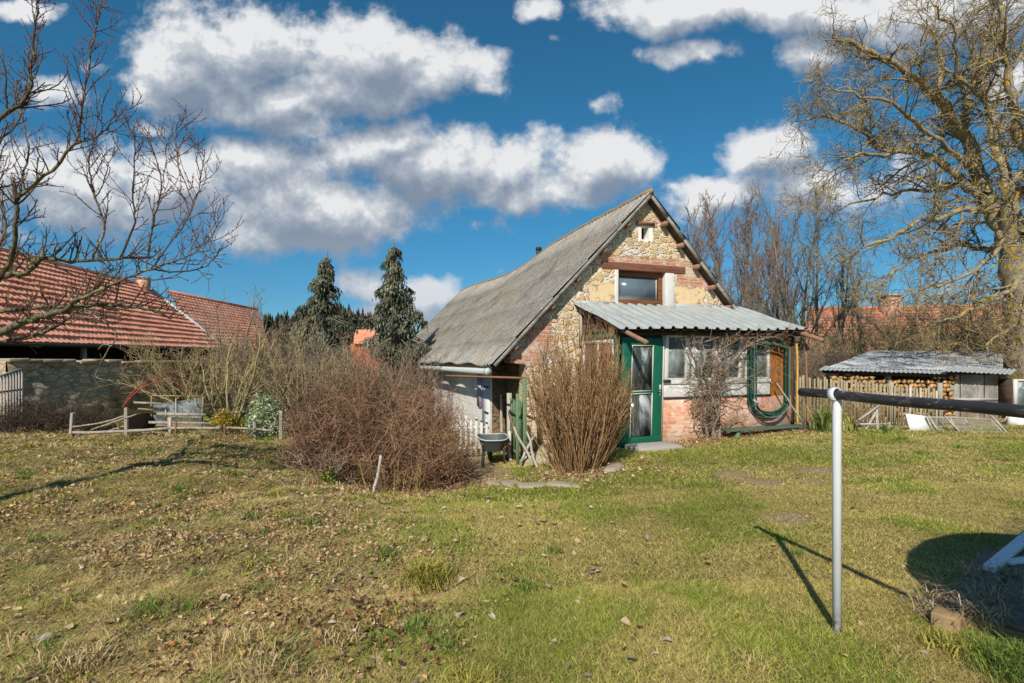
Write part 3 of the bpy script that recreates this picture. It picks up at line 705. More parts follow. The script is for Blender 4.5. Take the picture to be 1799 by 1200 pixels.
for s in (-1, 1):
    mb = MB(); q = [roofpt(s, Y0 + .015, t, -.03) for t in np.linspace(.0, .99, 9)]
    for p0, p1 in zip(q[:-1], q[1:]): mb.beam(p0, p1, .025, .075, (0, -1, 0) if 0 else (0, 0, 1))
    mb.build('verge_board', wood('verge_board_wood_%s' % ('left_slope' if s < 0 else 'right_slope'), (.20, .19, .165), (.36, .34, .30), 0), house)  # same wood colour on both slopes
for s, ts in ((-1, (.17, .33, .50, .66, .88)), (1, (.14, .26, .38, .50, .62, .74))):
    for t in ts:
        p = roofpt(s, 0, t, -.12); MB().beam((p.x, Y0 + .03, p.z), (p.x, .3, p.z), .09, .10).build('purlin', M_POLE, house)
MB().tube([(GL - .46, Y0 + .3, 1.36), (GL - .46, 17.2, 1.30)], .065, 10).tube([(GL - .46, Y0 + .26, 1.36), (GL - .46, Y0 + .34, 1.36)], .078, 10).build('gutter', M_GUTTER, house, smooth=True)
MB().tube([(RA + .12, 6.6, 4.6), (RA + .12, 6.6, 5.46)], .085, 10).tube([(RA + .12, 6.6, 5.42), (RA + .12, 6.6, 5.52)], .105, 10).build('flue_pipe', M_IRON, house, smooth=True)
MB().span((.98, .2, 4.2), (1.2, .3, 4.7)).build('vent_shade_block', M_BLACK, house)  # black block standing for the darkness inside the vent
MB().beam((.85, .0, 4.665), (1.32, 0, 4.675), .09, .07).build('vent_lintel', M_LINTEL, house)
MB().span((-.03, -.016, 3.60), (2.18, .3, 3.765)).build('window_lintel', M_LINTEL, house, bevel=.008)
# loft window: whitewashed reveals, brown frame, glass
for a0_, a1_ in ((.30, .392), (1.628, 1.86)): MB().span((a0_, -.012, 2.83), (a1_, .25, 3.598)).build('window_reveal', M_WHITE, house, bevel=.01)
w = MB().span((.395, .10, 2.84), (.46, .2, 3.595)).span((1.52, .10, 2.84), (1.625, .2, 3.595)).span((.462, .10, 3.49), (1.518, .2, 3.597)).span((.462, .085, 2.84), (1.518, .2, 2.955)).build('loft_window', M_BROWNFRAME, house, bevel=.006)
MB().span((.455, .15, 2.94), (1.525, .17, 3.5)).build('pane', M_GLASSLOFT, w)
MB().span((1.475, .143, 2.95), (1.492, .155, 3.49)).build('curtain_edge', M_WHITE, w)

# ---- lean-to porch
PY = -1.52
def shear(q): return Vector((q.x + .03 * (q.z - .9) * max(0, 1 - max(q.x, -.6) / 3.8), q.y, q.z))
rl = lambda a, s, z=0: Vector((a, -1.87 + s, 2.175 + .343 * s + .012 * (a) + z))      # porch roof plane
mb = MB(); pitch = .255; prof = [(0, 0), (.30, 0), (.38, .04), (.62, .04), (.70, 0), (1, 0)]
cols = []
for k in range(18):
    for f, h in prof[:-1]: cols.append((-.71 + (k + f) * pitch, h))
cols = [c for c in cols if c[0] < 3.9] + [(3.9, 0)]
nv = 8; vs = []
for c, h in cols:
    for j in range(nv + 1):
        s = -.03 * (vnoise(c * 9, 3) - .3) if j == 0 else 1.9 * j / nv
        sg = .012 * math.sin(c * 2.1 + j)
        vs.append(rl(c, s, h + sg))
wn = nv + 1; mb.add(vs, [(i * wn + j, (i + 1) * wn + j, (i + 1) * wn + j + 1, i * wn + j + 1) for i in range(len(cols) - 1) for j in range(nv)])
mb.build('porch_roof', M_ZINC, house)
mb = MB(); mb.quad(rl(-.66, .03, -.035), rl(3.85, .03, -.035), rl(3.85, 1.86, -.035), rl(-.66, 1.86, -.035)); mb.build('porch_ceiling', M_DARK_X, house)
MB().span((-.70, -.03, 2.77), (.30, -.0, 2.875)).build('flashing_strip', M_ZINC, house); MB().span((1.87, -.03, 2.79), (3.32, 0, 2.90)).build('flashing_strip', M_ZINC, house)
for a in (-.53, 3.72):
    MB().tube([rl(a, 1.2, -.10), rl(a + .01, -.55 if a < 0 else -.42, -.09)], [.05, .043], 8).build('rafter_pole', M_POLE, house, smooth=True)
MB().beam((-.6, -1.6, 2.12), (3.85, -1.6, 2.15), .07, .10).build('fascia', M_DARK_X, house)
MB().span((.455, PY, -.5), (3.80, PY + .25, .838)).span((-.6, PY + .06, -.6), (.452, PY + .3, -.05)).span((3.56, PY + .255, -.5), (3.80, 0, .838)).build('brick_plinth', M_BRICK, house, fn=shear)
MB().span((.47, PY - .025, .84), (3.16, PY + .2, .868)).build('sill', M_DARK_X, house, fn=shear)
ap = MB().span((.47, PY + .012, .87), (3.16, PY + .1, 1.12)).span((.47, PY - .012, 1.122), (3.16, PY + .1, 1.20)).build('apron_panel', M_WHITE, house, fn=shear, bevel=.004)
W0 = [.50, 1.145, 1.82, 2.5]; W1 = [1.03, 1.70, 2.375, 3.14]
for a0, a1 in zip(W0, W1):
    fr = MB().span((a0, PY, 1.203), (a0 + .075, PY + .07, 2.10)).span((a1 - .05, PY, 1.203), (a1, PY + .07, 2.10)).span((a0 + .076, PY, 2.04), (a1 - .051, PY + .07, 2.10)).span((a0 + .076, PY, 1.203), (a1 - .051, PY + .07, 1.235)).build('porch_window', M_WHITE, house, fn=shear, bevel=.004)
    MB().span((a0 + .07, PY + .035, 1.23), (a1 - .045, PY + .045, 2.05)).build('pane', M_GLASSWIN, fr, fn=shear)
for a in (1.085, 1.76, 2.437): MB().span((a - .045, PY + .02, 1.203), (a + .045, PY + .1, 2.10)).build('mullion', M_WHITEWOOD, house, fn=shear)
MB().span((3.165, PY + .0, .845), (3.45, PY + .06, 2.1)).span((3.456, PY + .003, .845), (3.73, PY + .06, 2.1)).build('board_panel', M_ORANGE, house, bevel=.004)
MB().span((3.74, PY - .02, -.1), (3.81, PY + .06, 2.12)).build('corner_post', M_DARK_X, house)
mb = MB(); mb.span((-.6, -.2, -.5), (-.585, -.19, -.4)); mb.quad((.45, -.9, .0), (3.5, -.9, .0), (3.5, -.9, 2.4), (.45, -.9, 2.4)); mb.build('porch_shade_sheet', M_BLACK, house)  # black sheet standing for the unlit inside of the porch
# door: green ledged frame with two blotched panes
da0, da1 = -.545, .42
frm = lambda a0, a1, z0, z1, d=0: ((a0, PY - .03 - d, z0), (a1, PY + .03, z1))
dm = MB()
for q in ((da0, da0 + .21, -.03, 2.02), (da1 - .235, da1, -.03, 2.02)): dm.span(*frm(*q))
for q in ((da0 + .211, da1 - .236, 1.875, 2.02), (da0 + .211, da1 - .236, .965, 1.0), (da0 + .211, da1 - .236, -.03, .10)): dm.span(*frm(*q))
dm.span((da0 + .003, PY - .042, -.03), (da1 - .003, PY - .031, .145))
swing = lambda q: (lambda s: Vector((da1 + (s.x - da1) * .995, s.y - (da1 - s.x) * .10, s.z)))(shear(q))
door = dm.build('porch_door', M_GREEN, house, fn=swing, bevel=.004)
for z0, z1 in ((1.0, 1.876), (.10, .966)):
    MB().span((da0 + .205, PY - .012, z0), (da1 - .23, PY - .002, z1)).build('pane', M_GLASSDOOR, door, fn=swing)
    bd = MB(); x0, x1 = da0 + .211, da1 - .236
    for s in (((x0, z0), (x0 + .018, z1)), ((x1 - .018, z0), (x1, z1)), ((x0 + .019, z1 - .016), (x1 - .019, z1)), ((x0 + .019, z0), (x1 - .019, z0 + .016))): bd.span((s[0][0], PY - .034, s[0][1]), (s[1][0], PY - .013, s[1][1]))
    bd.build('glazing_bead', paint('cream_bead_paint_%d' % int(z0 * 10), (.62, .62, .50), .2, .7), door, fn=swing)
MB().span((da1 - .075, PY - .042, .90), (da1 - .035, PY - .031, 1.12)).build('handle_plate', M_GUTTER, door, fn=swing)
MB().tube([(da1 - .055, PY - .04, 1.02), (da1 - .055, PY - .09, 1.02), (da1 - .16, PY - .092, 1.02)], .011, 8).build('handle', M_IRON, door, fn=swing, smooth=True)
MB().span((da1 + .002, PY - .02, -.03), (da1 + .035, PY + .1, 2.1)).build('door_jamb', M_WHITEWOOD, house, fn=shear)
MB().span((.44, PY - .05, 1.165), (.60, PY - .013, 1.215)).build('latch', M_IRON, house, fn=shear)
MB().span((-.6, PY + .04, 2.022), (.45, PY + .1, 2.13)).build('door_head', M_GREEN, house, fn=shear)
# left flank of the porch
fl = -.565
mb = MB()
for i in range(6):
    z0 = 2.12 + i * .105; s0 = max(0, (z0 + .10 - 2.14) / .343 - .42)
    mb.span((fl, -1.5 + max(0, s0), z0), (fl + .03, -.02, z0 + .10))
mb.build('gable_boards', M_DARK_X, house)
MB().span((fl - .02, PY + .0, -.2), (fl + .06, PY + .08, 2.05)).span((fl - .015, PY + .081, 2.0), (fl + .05, -.1, 2.115)).build('flank_frame', M_GREEN, house)
MB().span((fl - .03, -.105, 1.9), (fl + .05, -.02, 2.72)).build('flank_post', M_GREY_Z, house)
fw = MB().span((fl - .012, -1.42, 1.1), (fl + .04, -1.34, 1.99)).span((fl - .012, -.22, 1.1), (fl + .04, -.12, 1.99)).span((fl - .012, -1.339, 1.92), (fl + .04, -.221, 1.99)).span((fl - .012, -1.339, 1.1), (fl + .04, -.221, 1.2)).span((fl - .012, -.82, 1.201), (fl + .04, -.76, 1.919)).build('flank_window', M_WHITE, house)
MB().span((fl + .01, -1.345, 1.19), (fl + .02, -.215, 1.925)).build('pane', paint('russet_curtain_behind_glass', (.30, .12, .07), .4, .3), fw)
MB().span((fl, -1.44, -.5), (fl + .1, -.02, 1.098)).build('flank_plinth', M_BRICK, house)
# ================================================================ THINGS IN THE GARDEN
def G(px, py, Y): return P(px, py, Y)
M_FENCEPALE = wood('paler_picket_wood', (.46, .42, .36), (.62, .57, .5), 2, .9)
# ---- carpet-beating bar: painted post, ring, black tube
pb = Vector((1.842, 2.905, 0)); pb.z = gz1(pb.x, pb.y)
t = thing('carpet_beating_bar', 'thick black tube held level by a slim grey steel post on the lawn', 'carpet bar', pb)
MB().tube([(pb.x, pb.y, pb.z - .2), (pb.x, pb.y, 1.30), (pb.x + .004, pb.y, 1.36), (pb.x + .008, pb.y - .006, 1.385)], [.0235, .0235, .022, .010], 16).build('post', M_STEEL, t, True, True)
b0, b1 = Vector((1.785, 3.16, 1.40)), Vector((2.34, .55, 1.385)); bd = (b1 - b0)
MB().tube([b0 + bd * (i / 30) + Vector((0, 0, .003 * math.sin(i * .7))) for i in range(31)], .0262, 18).build('tube', M_BAR, t, True, True)
rc = b0 + bd * .093; dn = bd.normalized(); sx = dn.cross(Vector((0, 0, 1))).normalized()
ring = []
for i in range(21):
    a = R(-95 + 330 * i / 20); rr_ = .034 + .006 * (i / 20); ring.append(rc + sx * (-rr_ * math.cos(a)) + Vector((0, 0, 1)) * (rr_ * math.sin(a) + .004) + dn * .03 * (i / 20 - .5))
mb = MB()
for q0, q1 in zip(ring[:-1], ring[1:]): mb.beam(q0, q1, .034, .006, (q0 + q1) / 2 - rc)
mb.build('ring', M_STEEL, t, True)
MB().tube([(2.33, .62, gz1(2.33, .62) - .1), (2.33, .62, 1.36)], .0235, 14).build('post', M_STEEL, t, True, True)

# ---- timber deck with its edge block, white beams on it
c0 = Vector((2.52, 3.02, .03)); e1 = Vector((.76, .65, 0)).normalized(); e2 = Vector((.65, -.76, 0)).normalized()
dk = thing('timber_deck', 'low weathered plank deck lying half in shadow on the lawn', 'deck', c0)
for i in range(13):
    q = c0 + e2 * (.105 + i * .196) + Vector((0, 0, .115 + .004 * math.sin(i * 2.3)))
    MB().beam(q + e1 * (.03 + .03 * math.sin(i * 5)), q + e1 * (1.42 + .05 * math.sin(i * 3)), .165, .028).build('plank', M_DECK, dk, True, bevel=.004)
mb = MB().beam(c0 + e1 * .06 + e2 * -.02 + Vector((0, 0, .045)), c0 + e1 * .06 + e2 * 2.7 + Vector((0, 0, .045)), .12, .11)
mb.build('edge_beam', M_TIMBER, dk, True, bevel=.008)
MB().beam(c0 + e1 * 1.3 + e2 * -.0 + Vector((0, 0, .045)), c0 + e1 * 1.3 + e2 * 2.7 + Vector((0, 0, .045)), .12, .11).build('joist', M_TIMBER, dk, True)
MB().box(c0 + e2 * .045 - e1 * .07 + Vector((0, 0, .04)), (.13, .12, .16), Matrix((e2, e1, Vector((0, 0, 1)))).transposed()).build('end_block', M_TIMBER, dk, True, bevel=.01)
def dry_tuft(name, label, cx, cy, cz, k, rad, h, pal, parent=None):
    x = cx + NR.normal(0, rad, k); y = cy + NR.normal(0, rad, k)
    c = np.array(pal)[NR.choice(len(pal), k)] * (.7 + .6 * NR.random(k))[:, None]
    V, L, S, C = blades(x, y, h * (.5 + .8 * NR.random(k)), np.full(k, .006), .8 + 1.2 * NR.random(k), c, np.full(k, cz) + NR.normal(0, .01, k))
    o = link_mesh(name, np_mesh(name, V, L, S, False, {'Col': ('FLOAT_COLOR', C)}), M_BLADE); tag(o, label, 'dry grass', kind='stuff'); return o
pts = [(c0 + e1 * a + e2 * b) for a, b in ((-.02, -.03), (.1, -.04), (.25, -.02), (.45, -.03), (.02, .16), (.06, .22), (.25, .15), (.4, .2), (.7, .05), (.6, .35), (.9, .2))]
parts = []
for i, q in enumerate(pts):
    k = 70; x = q.x + NR.normal(0, .05, k); y = q.y + NR.normal(0, .05, k)
    c = np.array([(.52, .40, .24), (.60, .49, .33), (.40, .29, .16)])[NR.choice(3, k)] * (.7 + .6 * NR.random(k))[:, None]
    parts.append(blades(x, y, .07 + .11 * NR.random(k), np.full(k, .006), .7 + 1.4 * NR.random(k), c, np.full(k, .12 if i > 3 else .07)))
V, L, S, C = merge(parts); o = link_mesh('dry_grass', np_mesh('dry_grass', V, L, S, False, {'Col': ('FLOAT_COLOR', C)}), M_BLADE)
tag(o, 'bleached dry grass hanging over the deck corner', 'dry grass', kind='stuff')
M_BEAMW = paint('white_plastic_beam', (.70, .74, .80), .1, .5, (.45, .45, .45))
mb = MB().beam((3.25, 3.49, .175), (4.75, 4.52, .21), .065, .045); tag(mb.build('white_beam', M_BEAMW, None, bevel=.004), 'white painted beam lying tilted across the deck, end with a dark mark', 'beam')
o = MB().beam((3.50, 3.62, .165), (4.9, 3.95, .19), .06, .03).build('white_beam', M_BEAMW, None, bevel=.004); tag(o, 'second white beam, flat on the deck beneath the tilted one', 'beam')
# ---- parasol beside the deck: its round shadow falls on lawn and deck
PCX, PCY = 3.53, .46
t = thing('parasol', 'large round garden parasol standing beside the timber deck', 'parasol', (PCX, PCY, gz1(PCX, PCY)))
M_CANVAS = paint('parasol_canvas', (.45, .40, .30), .1, .9)
mb = MB(); n = 24; rim = 1.62
vs = [(PCX, PCY, 2.55)] + [(PCX + rim * math.cos(2 * math.pi * i / n), PCY + rim * math.sin(2 * math.pi * i / n), 2.12) for i in range(n)]
mb.add(vs, [(0, i + 1, (i + 1) % n + 1) for i in range(n)]); mb.build('canopy', M_CANVAS, t, True)
MB().tube([(PCX, PCY, .0), (PCX, PCY, 2.6)], .024, 12).build('pole', M_STEEL, t, True, True)
MB().tube([(PCX, PCY, gz1(PCX, PCY) - .02), (PCX, PCY, gz1(PCX, PCY) + .08)], .26, 20).build('base', M_CONCRETE, t, True)

# ---- doorstep, bench, hose, sticks by the porch
q = H(-.08, -1.98, 0)
t = MB().box((0, 0, 0), (.92, .50, .10)).build('doorstep', M_CONCRETE, None, bevel=.012); t.location = (q.x, q.y, gz1(q.x, q.y) + .02); t.rotation_euler = (R(1.5), 0, HR + R(3)); tag(t, 'worn concrete slab in front of the green door', 'doorstep')
BA0, BA1, BY = 1.72, 3.78, -1.78
t = thing('plank_bench', 'low faded green plank bench along the porch bricks', 'bench', H(2.7, BY, .03), HR)
W = lambda mb_, nm, mt, par, **k: mb_.build(nm, mt, par, True, fn=lambda v: H(v.x, v.y, v.z), **k)
W(MB().span((BA0, BY - .13, .185), (BA1, BY + .13, .225)), 'seat', M_BENCH, t, bevel=.006)
for a in (1.98, 3.45): W(MB().span((a - .04, BY - .1, -.06), (a + .04, BY + .1, .184)), 'leg', M_GATEGREEN, t)
hz = thing('garden_hose', 'thick coils of dark green hose hung on the right end of the porch', 'hose', H(3.0, -1.6, .4), HR)
M_HOSE = paint('green_hose_rubber', (.012, .085, .058), .4, .5, None, .35)
M_HOSE2 = paint('pale_hose_rubber', (.12, .20, .15), .3, .5, None, .35)
for k in range(6):
    a0, a1 = 2.49 + (k % 3) * .045 + rng.uniform(-.01, .01), 3.50 - (k % 3) * .035 + rng.uniform(-.015, .02); zb = .40 + .035 * (k % 4) + rng.uniform(0, .02); zt = 2.02 - .02 * k; yy = -1.60 - .035 * (k // 2) - .01 * k
    am = (a0 + a1) / 2; rr = (a1 - a0) / 2; pts = []
    pts += [(a0, yy, zt - (zt - zb - rr * .75) * i / 6) for i in range(7)]
    pts += [(am - rr * math.cos(math.pi * i / 14), yy - .01 * math.sin(math.pi * i / 14), zb + rr * .75 - rr * .75 * math.sin(math.pi * i / 14)) for i in range(1, 14)]
    pts += [(a1, yy, zb + rr * .75 + (zt - .10 - zb - rr * .75) * i / 6) for i in range(7)]
    pts += [(a1 - (a1 - a0) * i / 8, yy + .01, zt - .10 + .10 * i / 8 + .05 * math.sin(math.pi * i / 8)) for i in range(1, 8)] + [(a0, yy, zt)]
    W(MB().tube(pts, .0165 if k != 4 else .0125, 8), 'hose_coil', M_HOSE2 if k == 4 else M_HOSE, hz, smooth=True)
W(MB().beam((2.52, -1.70, .78), (2.62, -1.72, .70), .05, .03), 'hose_tie', M_GUTTER, hz)
for a in (2.52, 3.48): W(MB().tube([(a, -1.5, 2.0), (a, -1.75, 2.03)], .018, 8), 'peg', M_IRON, hz, smooth=True)
def stick(name, label, cat, p, q, r, mt, n=5, wob=.012, grp=None):
    pts = [Vector(p).lerp(Vector(q), i / n) + Vector((rng.uniform(-wob, wob), rng.uniform(-wob, wob), 0)) * (0 < i < n) for i in range(n + 1)]
    o = thing(name, label, cat, Vector(p), 0, grp)
    MB().tube(pts, [r * (1.1 - .3 * i / n) for i in range(n + 1)], 7).build('shaft', mt, o, True, True)
    return o
def solo(mb, name, mt, label, cat, grp=None, **k):
    V = np.array(mb.v); c = V.mean(0); c[2] = V[:, 2].min(); mb.v = [tuple(np.array(p) - c) for p in mb.v]
    o = mb.build(name, mt, None, **k); o.location = c; return tag(o, label, cat, grp)
def stickm(name, label, cat, p, q, r, mt, n=5, wob=.012, grp=None):
    pts = [Vector(p).lerp(Vector(q), i / n) + Vector((rng.uniform(-wob, wob), rng.uniform(-wob, wob), 0)) * (0 < i < n) for i in range(n + 1)]
    return solo(MB().tube(pts, [r * (1.1 - .3 * i / n) for i in range(n + 1)], 7), name, mt, label, cat, grp, smooth=True)
stickm('wooden_pole', 'bare upright pole just right of the porch corner', 'pole', H(3.93, -1.75, -.05), H(3.91, -1.75, 2.02), .028, M_POLE)
stickm('leaning_stick', 'thin stick leaning slantwise across the hose', 'stick', H(3.72, -1.85, .25), H(3.12, -1.72, 1.12), .018, M_GREY_Z)
stickm('yellow_cane', 'yellowish cane standing against the porch corner', 'cane', H(3.84, -1.6, .0), H(3.82, -1.58, 2.0), .026, M_YELLOW)
stickm('garden_stake', 'pale wooden stake standing on the slope before the wide brown bush', 'stake', P(657, 868, 6.95), P(669, 800, 7.0), .022, M_FENCEPALE)

# ---- wheelbarrow
wb = Vector((-.385, 10.05, gz1(-.385, 10.05)))
t = thing('wheelbarrow', 'grey green metal wheelbarrow parked on the path by the gate', 'wheelbarrow', wb, R(8))
M_TUB = paint('wheelbarrow_tub', (.085, .11, .105), .25, .45, (.30, .31, .29)); 
def tub(u, v):                             # v: 0 bottom .. 1 rim
    a = 2 * math.pi * u; sx = .19 + .10 * v; sy = .28 + .16 * v
    cx = math.copysign(abs(math.cos(a)) ** .55, math.cos(a)); cy = math.copysign(abs(math.sin(a)) ** .55, math.sin(a))
    return Vector((cx * sx, cy * sy + .02, .30 + .23 * v + .03 * v * math.cos(a) ** 2))
mb = MB().grid(tub, 32, 5); mb.add([tub(i / 32, 0) for i in range(32)], [tuple(range(32))]); tb = mb.build('tub', M_TUB, t, smooth=True)
MB().tube([tub(i / 32, 1.0) for i in range(33)], .013, 6).build('rim', M_GUTTER, tb, smooth=True)
wh = MB().tube([(.0 + .155 * math.cos(2 * math.pi * i / 20), .52, .165 + .155 * math.sin(2 * math.pi * i / 20)) if 0 else (.0, .52 + .155 * math.cos(2 * math.pi * i / 20), .165 + .155 * math.sin(2 * math.pi * i / 20)) for i in range(21)], .036, 8, False).build('wheel', M_IRON, t, smooth=True)
MB().tube([(-.05, .52, .165), (.05, .52, .165)], .03, 8).build('hub', M_GUTTER, wh, smooth=True)
for s in (-1, 1):
    MB().tube([(.05 * s, .56, .17), (.15 * s, .2, .28), (.20 * s, -.3, .33), (.25 * s, -.62, .50), (.26 * s, -.78, .52)], .017, 8).build('handle', M_RUST, t, smooth=True)
    MB().tube([(.19 * s, -.15, .32), (.23 * s, -.22, .0), (.20 * s, -.30, .0), (.19 * s, -.36, .35)], .015, 8).build('leg', M_IRON, t, smooth=True)

# ---- faded green garden gate, pole rail, white low gate, tools
g0 = Vector((.235, 9.6, gz1(.235, 9.6)))
t = thing('garden_gate', 'faded green plank gate swung open beside the stone gable', 'gate', g0)
MB().beam((.235, 9.6, -.7), (.235, 9.6, 1.25), .085, .085).build('post', M_GATEGREEN, t, True)
MB().beam((.10, 9.35, -.7), (.10, 9.35, .98), .06, .06).build('post', M_GATEGREEN, t, True)
MB().beam((-.055, 10.45, -.7), (-.055, 10.45, .92), .10, .07).build('post', M_GREY_Z, t, True)
for i in range(5):
    f = (i + .5) / 5; x, y = .20 - .235 * f, 9.68 + .74 * f
    MB().beam((x, y, -.38 + .02 * math.sin(i * 3)), (x, y, .80 + .03 * math.sin(i * 2.2)), .10, .02, (.95, .30, 0)).build('plank', M_GATEGREEN, t, True)
for z in (-.2, .55): MB().beam((.175, 9.67, z), (-.055, 10.41, z), .03, .07).build('rail', M_GATEGREEN, t, True)
MB().beam((.165, 9.67, -.18), (-.065, 10.41, .54), .03, .06).build('brace', M_POLE, t, True)
stickm('pipe_rail', 'rusty green pipe lying level from the gate post toward the bush', 'pipe', (.26, 9.58, 1.255), (-1.28, 9.95, 1.29), .022, M_RUST, 5, .0)
wg = thing('picket_gate', 'low white picket gate standing open in front of the white side wall', 'gate', (-.86, 11.1, gz1(-.86, 11.1)))
for i in range(6):
    x = -1.10 + i * .11; y = 11.05 + .02 * i
    MB().beam((x, y, gz1(x, y) + .04), (x, y, .36 + .05 * (i % 2) - .02 * i), .055, .018, (0, 1, 0)).build('picket', M_WHITEWOOD, wg, True)
for z in (-.32, .12): MB().beam((-1.16, 11.07, z), (-.50, 11.18, z), .02, .06).build('rail', M_WHITEWOOD, wg, True)
q = H(-2.02, 1.0, 0)
stickm('wooden_board', 'pale board propped upright in the dark entry recess', 'board', (q.x + .05, q.y - .15, -.6), (q.x + .0, q.y, .82), .035, M_GREY_Z)
stickm('white_stake', 'short white stake standing at the foot of the entry recess', 'stake', (-.04, 10.2, -.5), (-.05, 10.2, .18), .035, M_WHITEWOOD)
for i, (a, b, lb) in enumerate(((P(949, 838, 8.5), P(925, 758, 8.75), 'mossy stick propped against the stones, the tallest by the gate'), (P(936, 818, 8.6), P(903, 750, 8.9), 'crooked stick leaning beside the green gate'), (P(915, 812, 8.8), P(940, 765, 9.0), 'short stick crossing the other leaning sticks'))):
    stickm('leaning_stick', lb, 'stick', a, b, .024, M_GREY_Z, 5, .02)
# stones at the foot of the gable and the slabs along the path
def rock(name, x, y, sx, sy, sz, label, cat, mt, grp=None, seed=0, zoff=0):
    r2 = random.Random(seed); bm = bmesh.new(); bmesh.ops.create_icosphere(bm, subdivisions=3, radius=1)
    o1 = Vector((r2.random() * 9, r2.random() * 9, 0))
    for v in bm.verts:
        c = v.co; k = 1 + .5 * (fbm(np.array([c.x * 1.1 + o1.x + c.z]), np.array([c.y * 1.1 + o1.y]), 3)[0] - .5)
        m = max(abs(c.x), abs(c.y), abs(c.z)); c = c * (.55 + .45 / m) * k
        v.co = Vector((c.x * sx, c.y * sy, c.z * sz))
    me = bpy.data.meshes.new(name); bm.to_mesh(me); bm.free(); [setattr(p, 'use_smooth', True) for p in me.polygons]
    o = link_mesh(name, me, mt); o.location = (x, y, gz1(x, y) + zoff); o.rotation_euler = (0, 0, r2.random() * 3); return tag(o, label, cat, grp)
M_MOSSROCK = material('mossy_yellow_stone', lambda n, co: (n.mix(n.step(n.noise(co, 5, 5, .7), .42, .62), (.46, .38, .27), n.mix(n.noise(co, 9, 3, .5), (.34, .26, .05), (.20, .19, .06))), n.noise(co, 11, 5, .7)), .95, .1, bump=.8, bdist=.03)
for i, (x, y, a, b, c) in enumerate(((.52, 8.9, .22, .16, .13), (.30, 9.0, .17, .14, .10), (.74, 8.75, .20, .15, .12), (.62, 9.1, .22, .15, .24), (.36, 9.2, .2, .15, .18), (.93, 8.95, .2, .15, .18))):
    rock('stone', x, y, a, b, c, 'rough mossy stone at the foot of the gable behind the upright shrub', 'stone', M_MOSSROCK, 'mossy stones at the foot of the gable', i)
for i, (x, y, a, b) in enumerate(((-.22, 7.80, .24, .14), (.04, 7.42, .26, .15), (.36, 7.16, .27, .13), (.72, 7.02, .26, .12))):
    rock('edging_stone', x, y, a, b, .035, ('pale flat edging stone nearest the path', 'second flat edging stone from the path', 'third flat edging stone, low in the grass', 'flat edging stone farthest from the path, half covered by soil')[i], 'stone', M_SLAB, 'flat stones edging the shrub bed', 20 + i, -.008)
rock('stepping_stone', 1.55, 7.72, .30, .13, .045, 'flat stepping stone alone in the grass between shrub and doorstep', 'stone', M_SLAB, None, 31)

# ---- picket fence in front of the wood store
f0, f1 = Vector((7.5, 13.4, 0)), Vector((9.95, 12.0, 0))
f0 = Vector(((1404 - 899.5) / F * 13.4, 13.4, 0)); f1 = Vector(((1656 - 899.5) / F * 12.1, 12.1, 0))
M_PICKET = wood('mossy_picket_wood', (.27, .23, .14), (.44, .37, .25), 2, .9)
t = thing('picket_fence', 'rough grey picket fence in front of the firewood store', 'fence', Vector((f0.x, f0.y, gz1(f0.x, f0.y))))
n = 40
for i in range(n):
    q = f0.lerp(f1, (i + .5) / n); g = gz1(q.x, q.y); r1 = rng.uniform(-1, 1)
    top = 1.17 - .27 * i / n + .05 * rng.uniform(-1, 1); lean = Vector((.03 * r1, 0, 0)); wv = rng.uniform(.04, .06)
    mt = M_FENCEPALE if i in (31, 34, 38) else M_PICKET
    mb = MB().beam(q + Vector((0, 0, g - .05)), q + lean + Vector((0, 0, top)), wv, .02, (0, 1, 0)); k = mb.v
    o = mb.build('picket', mt, t, True)
    MB().add([(k[0][0] - 0, k[0][1], 0)], []) if 0 else None
for z in (.10, .80):
    MB().beam(f0 + Vector((0, .04, z)), f1 + Vector((0, .04, z - .08)), .03, .06).build('rail', M_GREY_X, t, True)
for f in (0, .34, .68, 1):
    q = f0.lerp(f1, f) + Vector((0, .08, 0)); MB().beam(q + Vector((0, 0, -.5)), q + Vector((0, 0, 1.05)), .08, .08).build('post', M_GREY_Z, t, True)

# ---- wood store / shed
SH0, SHY = 9.1, 15.0
t = thing('wood_shed', 'low open wood store with patched sheet roof and grey panel door', 'shed', (11.5, 15, gz1(11.5, 15)))
def corr(mb, A, B, Cc, D, pitch, amp, rows=4, seed=0):    # A-B lower edge, D-C upper edge
    A, B, Cc, D = map(Vector, (A, B, Cc, D)); nn = max(4, int((B - A).length / pitch * 6))
    nrm = (B - A).cross(D - A).normalized()
    def f(u, v):
        p = A.lerp(B, u).lerp(D.lerp(Cc, u), v); k = .02 * (fbm(np.array([u * 9 + seed]), np.array([v * 5.0]), 2)[0] - .5)
        return p + nrm * (amp * math.cos(2 * math.pi * u * (B - A).length / pitch) + k)
    return mb.grid(f, nn, rows)
a0, a1 = P(1452, 646, 14.9), P(1762, 652, 15.0); d0, d1 = P(1532, 616, 18.3), P(1762, 617, 18.3)
corr(MB(), a0, a1, d1, d0, .09, .008, 5, 3).build('roof_sheet', M_SHEDROOF, t, True)
corr(MB(), P(1438, 650, 14.55), P(1664, 657, 14.4), P(1664, 648, 15.3), P(1452, 643, 15.3), .13, .012, 2, 8).build('eave_sheet', M_ZINC, t, True)
corr(MB(), P(1655, 652, 14.3), P(1778, 658, 14.3), P(1790, 648, 15.2), P(1668, 645, 15.2), .13, .012, 2, 5).build('eave_sheet', M_ZINC, t, True)
MB().beam(P(1446, 653, 14.8), P(1664, 660, 14.7), .08, .10).build('eave_beam', M_DARK_X, t, True)
for px, c in ((1478, M_LINTEL), (1560, M_GREY_Z), (1660, M_DARK_X)):
    q = P(px, 700, 14.85); MB().beam((q.x, q.y, -.4), (q.x, q.y, 1.22), .11, .11).build('post', c, t, True)
